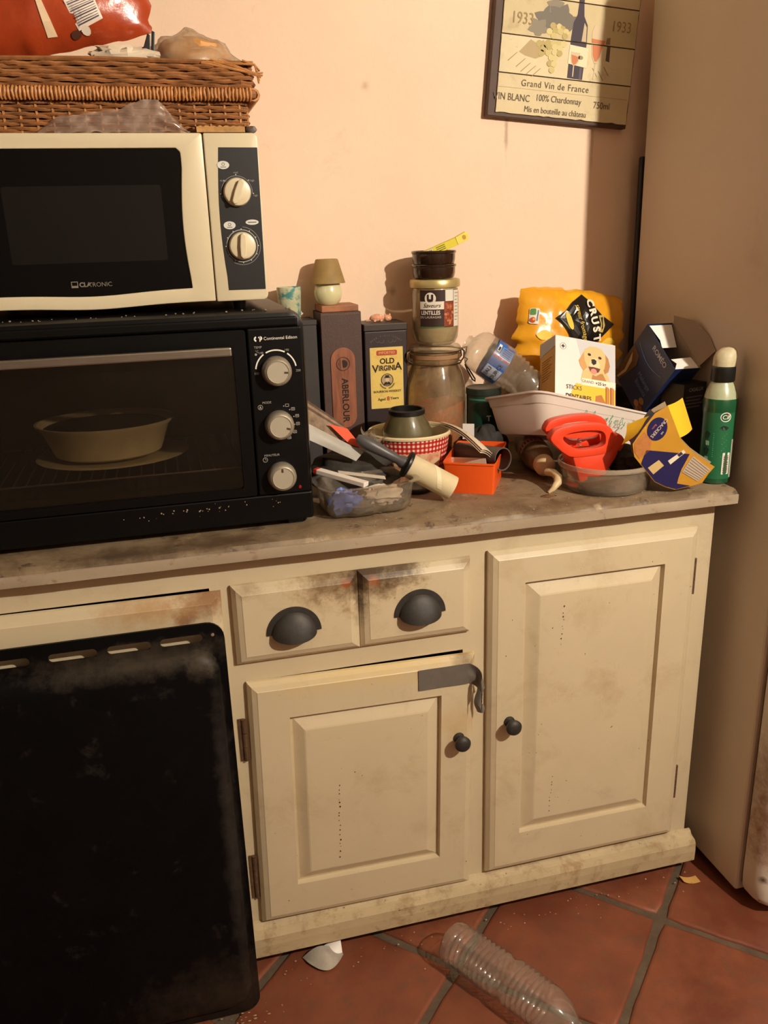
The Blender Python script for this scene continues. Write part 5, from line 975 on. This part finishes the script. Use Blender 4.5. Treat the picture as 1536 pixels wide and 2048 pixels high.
decal(fp_, [kuv(p) for p in ((0.8703, -0.0200, 1.0186), (0.9577, -0.0315, 1.0056), (0.9523, -0.0283, 0.9903), (0.9468, -0.0251, 0.9748), (0.9438, -0.0219, 0.9570), (0.9430, -0.0199, 0.9451), (0.9703, -0.0231, 0.9387), (0.9434, -0.0181, 0.9329), (0.9210, -0.0158, 0.9402), (0.8982, -0.0141, 0.9522), (0.8646, -0.0148, 0.9906))], kf_, M_cb)
decal(fp_, ell(*kuv((0.8853, -0.0287, 1.0598)), .0195, .0235, 28), kf_, M_cb); uu, vv = kuv((0.8853, -0.0287, 1.0598)); cwh = ink(226, 206, 176)
text(fp_, 'CRACKERS', .0098, kf_, cwh, uu+.003, vv+.002, rot=rad(-125), d=.0010, sx=.92); text(fp_, 'Belin', .006, kf_, ink(196, 110, 120), uu-.007, vv+.005, rot=rad(-125), d=.0010); text(fp_, 'sel', .006, kf_, cwh, uu+.011, vv-.008, rot=rad(-125), d=.0010)
decal(fp_, [kuv(p) for p in ((0.8616, -0.0244, 1.0554), (0.8788, -0.0242, 1.0371), (0.8779, -0.0211, 1.0177), (0.8690, -0.0182, 1.0083), (0.8597, -0.0156, 1.0008), (0.8486, -0.0162, 1.0153), (0.8459, -0.0186, 1.0336))], kf_, mat('print_biscuit', (186, 118, 62), .6, var=(60, .25)))
decal(fp_, [kuv(p) for p in ((0.8791, -0.0157, 0.9819), (0.8984, -0.0210, 0.9970), (0.9103, -0.0210, 0.9848), (0.8921, -0.0155, 0.9676))], kf_, ink(206, 176, 120), d1=.0008)
decal(fp_, [kuv(p) for p in ((0.9165, -0.0234, 0.9942), (0.9440, -0.0309, 1.0152), (0.9486, -0.0308, 1.0097), (0.9228, -0.0232, 0.9863))], kf_, ink(226, 214, 190), d1=.0009); decal(fp_, [kuv(p) for p in ((0.9326, -0.0278, 1.0062), (0.9397, -0.0297, 1.0116), (0.9442, -0.0296, 1.0066), (0.9372, -0.0277, 1.0011))], kf_, ink(56, 50, 70), d1=.0012)
decal(fp_, [kuv(p) for p in ((0.9486, -0.0245, 0.9691), (0.9645, -0.0319, 1.0013), (1.0048, -0.0335, 0.9709), (0.9838, -0.0265, 0.9472))], kf_, ink(186, 168, 146), d1=.0008)
for i in range(7): 
    t = i/7; a = V((0.9507, -0.0247, 0.9680)).lerp(V((0.9658, -0.0320, 1.0002)), t+.06); b = V((0.9844, -0.0268, 0.9484)).lerp(V((1.0033, -0.0331, 0.9702)), t+.06); w_ = (V((0.9658, -0.0320, 1.0002))-V((0.9507, -0.0247, 0.9680)))*.03
    decal(fp_, [kuv(p) for p in (a, b, b+w_, a+w_)], kf_, ink(120, 104, 96), d1=.0011)
# sauce bottle lying on its side with a bent spout
sbm = along((.789, .345, ZT+.0335), (.741, .135, ZT+.0285)); sbt = thing('sauce_bottle', 'grimy brown sauce bottle lying on its side under the white tub', 'bottle', mtx=sbm)
obj('bottle_body', mp(lathe([(0, .0), (.025, .0), (.031, .005), (.0325, .015), (.0325, .110), (.030, .135), (.024, .160), (.019, .172), (.0175, .178), (0, .178)], 40), lambda x, y, z: (x, y*.95, z)), mat('sauce_brown', (112, 86, 62), .3, var=(16, .3), stains=[((180, 160, 130), 14, .52, .66, .6)], coat=.3), sbt, smooth=True)
obj('cap', lathe([(.0185, .174), (.0215, .177), (.0215, .193), (.019, .202), (.013, .209), (.008, .212), (0, .213)], 36), mat('cream_sauce_cap', (206, 182, 140), .45, var=(40, .15)), sbt, smooth=True)
obj('spout', tube([tuple(sbm.inverted() @ V(p)) for p in ((.733, .118, .953), (.738, .098, .955), (.739, .080, .951), (.732, .066, .944), (.721, .062, .934), (.712, .064, .9265))], [.008, .008, .0085, .008, .0055, .003], 12), mat('cream_sauce_cap', (206, 182, 140), .45), sbt, smooth=True)
tcs = (sbm.inverted() @ V((0, -1.42, 1.42))); asb = math.atan2(tcs.x, -tcs.y); sm_ = lambda u, v, n: ((.0327+n)*sin(u/.0327+asb), -(.0327+n)*cos(u/.0327+asb)*.95, .075+v)
sl_ = obj('label', sheet(lambda u, v: V(sm_(-.045+.09*u, -.02+.05*v, 0)), 18, 4, .0003), mat('pale_label', (186, 156, 126), .5, stains=[((130, 62, 46), 60, .55, .6, .8)]), sbt, smooth=True)
for i in range(6): decal(sl_, [(-.022+i*.008, .008), (-.018+i*.008, .008), (-.018+i*.008, .022), (-.022+i*.008, .022)], sm_, ink(150, 60, 44), d0=.0004, d1=.0008)
sp_ = obj('sauce_spill', mp(blob((.703, .046, ZT), (.016, .010, .0022), 3, .35, 22, 8), lambda x, y, z: (x, y, max(z, ZT-.0002))), mat('dried_sauce', (104, 66, 42), .3), None, smooth=True); tag(sp_, 'dried brown sauce spill on the worktop by the spout', 'spill')

# ------------------------------------------------------------------ orange bin with papers and tube
OF, OR, OBk, OL = V((.515, .134, 0)), V((.606, .083, 0)), V((.698, .250, 0)), V((.607, .302, 0)); och = lambda s, z: [(OF+OR+OBk+OL)/4+(p-(OF+OR+OBk+OL)/4)*s+V((0, 0, z)) for p in (OF, OR, OBk, OL)]
def oloop(s, z): A, B, Cc, D = och(s, z); return qloop(A, B, Cc, D, r=.05, n=4)
ob = thing('orange_bin', 'small orange plastic bin beside the lint roller', 'bin', (.608, .197, ZT)); M_or = mat('orange_plastic', (232, 88, 26), .36, spec=.5, var=(12, .05))
obj('bin_wall', loopskin([oloop(.93, ZT+.004), oloop(.93, ZT), oloop(1.0, ZT+.060), oloop(1.02, ZT+.061), oloop(1.02, ZT+.064), oloop(.975, ZT+.064), oloop(.965, ZT+.060), oloop(.90, ZT+.004)], True), M_or, ob, world=True, smooth=True, ang=35)
ct = thing('card_tube', 'short grey cardboard tube with dark inside lying in the orange bin', 'tube', mtx=along((.590, .250, .974), (.644, .122, .986))); obj('tube_wall', lathe([(.0235, .0), (.0235, .132), (.0215, .132), (.0215, .0), (.0235, 0)], 36), mat('grey_tube', (92, 80, 72), .55, var=(30, .15)), ct, smooth=True, ang=50); obj('tube_lining', lathe([(.0212, .003), (.0212, .130), (.0208, .130), (.0208, .003)], 30), mat('tube_black', (22, 20, 20), .6), ct, smooth=True); obj('tube_end', lathe([(0, .012), (.0206, .012), (.0206, .015), (0, .015)], 24), mat('tube_black', (22, 20, 20), .6), ct)
la = V((.574, .292, 1.030)); lb_ = V((.606, .128, 1.004)); 
lf = thing('folded_leaflet', 'folded white leaflet leaning across the orange bin', 'leaflet', tuple((la+lb_)/2)); M_pap = mat('printed_paper', (216, 200, 176), .6, var=(30, .06))
wd = V((.024, .006, -.012))
for k in range(3):
    of_ = V((0, 0, -.0032*k))+V((-.002*k, .0, 0))
    obj('fold', sheet(lambda u, v, of_=of_: la.lerp(lb_, u)+wd*(v-.5)+of_+V((0, 0, .010*sin(pi*u)+.003*sin(pi*v))), 16, 4, .0008), M_pap, lf, world=True, smooth=True)
for k in range(4): obj('print', sheet(lambda u, v, k=k: la.lerp(lb_, .50+.10*u)+wd*(-.3+.17*k+.10*v)+V((0, 0, .0122)), 4, 1, .0003), ink(74, 64, 56), lf, world=True)
tg2 = obj('price_tag', sheet(lambda u, v: V((.612+.022*u, .288-.012*u, .995+.034*v)), 4, 4, .0008), mat('white_card', (232, 226, 220), .5), None); tag(tg2, 'small white tag standing in the back of the orange bin', 'tag')
cr_ = obj('paper_curl', sheet(lambda u, v: V((.558+.05*u, .205-.07*u+.012*v, .965+.012*sin(pi*v)+.01*u)), 10, 8, .0008), M_pap, None, smooth=True); tag(cr_, 'curled white paper scrap inside the orange bin', 'paper')
bb = obj('brown_wallet', mp(blob((.60, .205, .947), (.044, .058, .018), 4, .25, 20, 12), lambda x, y, z: (x, y, max(z, ZT+.0055))), mat('dark_leather', (74, 48, 34), .5, var=(40, .2)), None, smooth=True); tag(bb, 'dark brown leather wallet lying in the orange bin', 'wallet')
# gingham pail and the plastic cup inside
gp = thing('gingham_pail', 'cream paper pail with red gingham band behind the lint roller', 'pail', (.488, .277, ZT))
def ging():
    k = N('gingham_band'); p = k.pos(True); sx = k.n('ShaderNodeSeparateXYZ'); k.l(p, sx.inputs[0]); an = k.math('ARCTAN2', sx.outputs[1], sx.outputs[0]); u = k.math('MULTIPLY', an, 9.0); v = k.math('MULTIPLY', sx.outputs[2], 108.0)
    a = k.math('GREATER_THAN', k.math('FRACT', u), .5); b = k.math('GREATER_THAN', k.math('FRACT', v), .5); s = k.math('MULTIPLY', k.math('ADD', a, b), .5)
    bs = k.n('ShaderNodeBsdfPrincipled'); k.l(k.mix(k.ramp(s, .4, 1), k.mix(k.ramp(s, 0, .5), lin((228, 206, 184)), lin((192, 66, 56))), lin((166, 20, 22))), bs.inputs['Base Color']); bs.inputs['Roughness'].default_value = .45; k.l(bs.outputs[0], k.out.inputs[0]); return k.m
M_pail = mat('cream_carton', (220, 200, 158), .45, var=(20, .08), stains=[((170, 130, 84), 20, .6, .75, .5)])
obj('pail_wall', lathe([(0, .003), (.070, .003), (.072, .0), (.0735, .002), (.0845, .098), (.083, .098), (.071, .006), (0, .0045)], 64), M_pail, gp, smooth=True)
obj('band', lathe([(.0772, .030), (.0849, .096), (.0851, .096), (.0774, .030)], 64), ging(), gp, smooth=True)
obj('rim', lathe([(.0845, .0965), (.0885, .0975), (.0890, .1015), (.0865, .1045), (.0835, .1035), (.0825, .0985)], 64), M_pail, gp, smooth=True)
gpm = cylmap(.0800, rad(-12), 0); obj('label_panel', sheet(lambda u, v: V(((.0740+.077*v*.155)*sin(rad(-40)+rad(72)*u), -(.0743+.077*v*.155+.0006)*cos(rad(-40)+rad(72)*u), .008+.062*v)), 24, 4, .0003), mat('pail_label', (214, 176, 136), .5, stains=[((190, 90, 70), 20, .5, .62, .7)]), gp, smooth=True)
pcu = thing('plastic_cup', 'smoky clear plastic cup with black rim standing in the gingham pail', 'cup', (.482, .272, ZT+.006)); M_smk = film('olive_plastic', (206, 198, 160), (128, 118, 84), .45, .1, .4)
obj('cup_wall', lathe([(.052, 0), (.0530, .085), (.0525, .100), (.036, .133), (.0345, .133), (.051, .099), (.0515, .085), (.0505, 0)], 40), M_smk, pcu, smooth=True); obj('black_rim', lathe([(.036, .132), (.0385, .134), (.0385, .142), (.034, .1445), (.0325, .143), (.033, .132)], 40), mat('black_plastic', (22, 20, 20), .4), pcu, smooth=True)
wr2 = obj('cling_film', sheet(lambda u, v: wob(V((.372+.055*u, .215-.03*v+.03*u, .975+.095*v-.05*u*v)), 45, .02, 3), 22, 22, .0004), film('cling', (238, 232, 222), (200, 186, 164), .16, .06, .5), None, smooth=True, ang=80); tag(wr2, 'crumpled cling film beside the gingham pail', 'film')
# lint roller
LE, LS = V((.517, .082, .9500)), V((.4365, .102, .9985)); ld = (LS-LE).normalized(); lrm = along(tuple(LE), tuple(LS)); lr = thing('lint_roller', 'lint roller with grey handle and bare cardboard tube lying across', 'lint roller', mtx=lrm); ln_ = (LS-LE).length
obj('card_core', lathe([(.0195, .0005), (.0235, 0), (.0240, .002), (.0240, ln_-.002), (.0235, ln_), (.0195, ln_-.0005), (.0195, .0005)], 40), mat('kraft_tube', (206, 188, 150), .7, var=(30, .08)), lr, smooth=True, ang=50)
def spi(u, v): a = 1.2+4.0*u; z = .022+.050*u+.010*v; return V((.0242*sin(a), -.0242*cos(a), z))
obj('spiral_seam', sheet(spi, 20, 1, .0003), mat('kraft_light', (222, 206, 170), .6), lr)
M_hand = mat('grey_handle', (78, 76, 76), .4, var=(20, .08)); obj('end_disc', lathe([(0, ln_), (.0255, ln_+.0002), (.0265, ln_+.002), (.0265, ln_+.006), (.024, ln_+.008), (.0, ln_+.008)], 36), mat('black_plastic', (22, 20, 20), .4), lr, smooth=True)
obj('handle', lathe([(0, ln_+.006), (.0125, ln_+.006), (.0125, ln_+.016), (.0092, ln_+.024), (.0100, ln_+.05), (.0122, ln_+.08), (.0118, ln_+.104), (.007, ln_+.114), (0, ln_+.115)], 28), M_hand, lr, smooth=True)
bkl = thing('plastic_disc', 'small flat black plastic disc beside the gingham pail base', 'disc', (.470, .172, ZT)); obj('lid_disc', lathe([(0, 0), (.030, 0), (.031, .002), (.031, .008), (.029, .010), (.027, .0085), (0, .007)], 40), mat('black_plastic', (22, 20, 20), .4), bkl, smooth=True)

# ------------------------------------------------------------------ clear food tray in front with odds and ends
ft = thing('food_tray', 'clear lobed plastic food tray full of odds beside the table oven', 'tray', (.343, .082, ZT), rot=(0, 0, 6)); M_tray = film('clear_tray', (252, 249, 244), (190, 178, 160), .09, .07, .6)
def trl(sx, sy, z, lob=0.0):
    out = []
    for i in range(96):
        a = 2*pi*i/96; c, s = cos(a), sin(a); r = (abs(c)**5+abs(s)**5)**(-1/5.0); k = 1-lob*abs(sin(a*3.5))**6*.16; out.append((sx*c*r*k, sy*s*r*k, z))
    return out
obj('tray_wall', loopskin([trl(.098, .062, .062), trl(.098, .062, .060), trl(.088, .053, .060), trl(.087, .052, .045, .3), trl(.083, .048, .014, 1), trl(.076, .042, .003, 1), trl(.066, .034, .0005, .8), trl(.066, .034, .0015, .8), trl(.0755, .0415, .004, 1), trl(.0822, .0472, .0142, 1), trl(.0862, .0512, .045, .3), trl(.0872, .0522, .0612), trl(.098, .062, .0622)], False), M_tray, ft, smooth=True, ang=60)
obj('tray_floor', loopskin([trl(.066, .034, .0005, .8)]), M_tray, ft)
gr_ = obj('brown_grit', mp(blob((.343, .082, .938), (.070, .036, .022), 9, .4, 30, 14, 3.4), lambda x, y, z: (x, y, max(z, ZT+.002))), mat('grit', (92, 74, 52), .85, var=(120, .5), bump=(160, .8)), None, smooth=True, kind='stuff'); tag(gr_, 'brown gritty debris in the clear food tray', 'debris')
bp_ = obj('blue_wrapper', mp(blob((.298, .054, .957), (.030, .013, .022), 14, .5, 22, 14, 3.6), lambda x, y, z: (x, y, z)), mat('blue_paper', (66, 92, 170), .4, var=(50, .3)), None, smooth=True); tag(bp_, 'crumpled blue wrapper in the clear food tray', 'wrapper')
wp_ = obj('white_wrapper', mp(blob((.372, .054, .962), (.036, .013, .018), 17, .5, 22, 14, 3.6), lambda x, y, z: (x, y, z)), mat('pale_paper', (190, 176, 160), .5, var=(40, .2)), None, smooth=True); tag(wp_, 'crumpled pale wrapper in the clear food tray', 'wrapper')
mk = thing('white_marker', 'white pen with red end resting on the clear food tray', 'pen', mtx=along((.258, .112, 1.003), (.335, .030, .990))); obj('barrel', box(-.008, .008, -.0045, .0045, .004, .112), mat('white_plastic', (226, 216, 206), .4), mk, bevel=.0012); obj('end_cap', box(-.0078, .0078, -.0043, .0043, -.003, .004), mat('red_plastic', (186, 40, 34), .4), mk, bevel=.001)
wc = obj('white_card_strip', sheet(lambda u, v: V((.300+.078*u, .112-.055*u+.018*v, .992-.004*u+.004*sin(pi*v))), 10, 4, .0008), mat('pale_card', (202, 190, 172), .5), None, smooth=True); tag(wc, 'pale card strip lying beside the white pen', 'card')
cl = obj('dark_cloth', mp(blob((.345, .185, .972), (.088, .056, .046), 41, .30, 34, 22, 2.2), lambda x, y, z: (x, y, max(z, ZT))), mat('dark_case_fabric', (44, 38, 30), .75, var=(30, .35), stains=[((90, 76, 54), 16, .55, .7, .5)], bump=(80, .4)), None, smooth=True); tag(cl, 'crumpled dark olive cloth behind the clear food tray', 'cloth')
# grey envelope, orange card and magazine leaning by the oven
def quadsheet(A, B, Cc, D, bulge=(0, 0, 0), n=14):
    A, B, Cc, D, bg = map(V, (A, B, Cc, D, bulge)); return lambda u, v: A.lerp(B, u).lerp(D.lerp(Cc, u), v)+bg*sin(pi*u)*sin(pi*v)
en = obj('grey_envelope', sheet(quadsheet((.246, .132, 1.092), (.356, .138, 1.024), (.338, .128, 1.010), (.246, .120, 1.062), (0, -.004, .002)), 16, 10, .0012), mat('grey_paper', (166, 160, 150), .55, var=(20, .06)), None, smooth=True); tag(en, 'grey paper envelope leaning beside the table oven', 'envelope')
oc = obj('orange_card', sheet(quadsheet((.292, .150, 1.082), (.328, .150, 1.070), (.358, .146, 1.028), (.330, .146, 1.040)), 6, 6, .0012), mat('orange_card_print', (236, 84, 40), .5), None); tag(oc, 'bright orange card corner behind the grey envelope', 'card')
mg = thing('magazine', 'rolled brown patterned magazine behind the grey envelope', 'magazine', (.295, .16, 1.06))
for k in range(4): obj('page', sheet(quadsheet((.246, .158+.003*k, 1.118+.006*k), (.325, .158+.003*k, 1.062+.004*k), (.318, .156+.003*k, 1.046), (.246, .156+.003*k, 1.080), (0, .0, .004)), 12, 6, .0009), mat('magazine_page_%d' % (k % 2), ((150, 124, 98), (96, 70, 52))[k % 2], .5, var=(70, .5)), mg, world=True, smooth=True)

# ------------------------------------------------------------------ on the floor
fa, fb = V((.446, -.104, .0445)), V((.598, -.362, .0445)); fbm = along(tuple(fa), tuple(fb)); fbo = thing('floor_bottle', 'empty ribbed clear water bottle lying on the terracotta floor', 'bottle', mtx=fbm)
pz = [(0, .006), (.018, .004), (.030, .0), (.040, .004), (.0435, .012)]
for i in range(9): z = .020+i*.0118; pz += [(.0436, z), (.0444, z+.003), (.0392, z+.0068), (.0392, z+.0082)]
pz += [(.0436, .128), (.0420, .134), (.0385, .140), (.0385, .146), (.0420, .152), (.0436, .158)]
for i in range(6): z = .160+i*.0118; pz += [(.0436, z), (.0444, z+.003), (.0395, z+.0068), (.0395, z+.0082)]
pz += [(.0436, .234), (.042, .25), (.034, .272), (.020, .290), (.0140, .297), (.0132, .312), (.0150, .313), (.0150, .316), (.0125, .317), (.0125, .328), (.0112, .328)]
obj('bottle_body', ribbed(pz, 56, 6, .012, .08, 1.0), film('pet_plastic_floor', (253, 251, 248), (206, 194, 178), .12, .10, .9, edge_dark=.9), fbo, smooth=True, ang=70)
sc = thing('torn_wrapper', 'torn silvery wrapper scrap sticking out under the sideboard plinth', 'wrapper', (.19, -.035, 0)); M_sil = mat('silvery_paper', (176, 168, 156), .35, metal=.2, var=(40, .15))
obj('scrap', sheet(lambda u, v: V((.150+.075*u+.008*v, -.022-.050*v*sin(pi*(.12+.76*u)), .002+.020*sin(pi*u)*(1-v)+.004*v)), 16, 8, .0006), M_sil, sc, world=True, smooth=True)
obj('scrap', sheet(lambda u, v: V((.196+.036*u, -.014-.042*v*(1-.5*u), .003+.030*(1-v)*(.3+u*.7))), 8, 8, .0006), mat('white_card', (232, 226, 220), .5), sc, world=True, smooth=True)
cp_ = obj('potato_chip', sheet(lambda u, v: V((1.020+.036*u, -.058+.020*v-.010*u, .0008+.005*(u-.5)**2*4)), 8, 6, .0008), mat('chip', (206, 160, 90), .6), None, smooth=True); tag(cp_, 'pale yellow chip lying on the floor near the refrigerator', 'chip')
ds = []
for i in range(70):
    x, y = random.uniform(.02, 1.05), -.02-abs(random.gauss(0, .035)); r = random.uniform(.0008, .0026); ds.append(blob((x, y, r*.4), (r, r*.8, r*.5), i, .4, 6, 4))
for i in range(40):
    x, y = random.gauss(.02, .03), random.gauss(-.15, .02); r = random.uniform(.0008, .003); ds.append(blob((x, y, r*.4), (r*1.5, r*.6, r*.5), i, .4, 6, 4))
o = obj('debris', join(*ds), mat('floor_debris', (170, 146, 116), .8, var=(300, .5)), None, kind='stuff'); tag(o, 'pale crumbs and debris on the floor along the plinth', 'debris')
ds = []
for i in range(60):
    x, y = random.uniform(.3, 1.0), random.uniform(-.03, .03); r = random.uniform(.0006, .0020); ds.append(blob((x, y, ZT+r*.3), (r, r*.8, r*.5), i, .4, 6, 4))
o = obj('crumbs', join(*ds), mat('floor_debris', (170, 146, 116), .8), None, kind='stuff'); tag(o, 'crumbs scattered along the front of the worktop', 'crumbs')
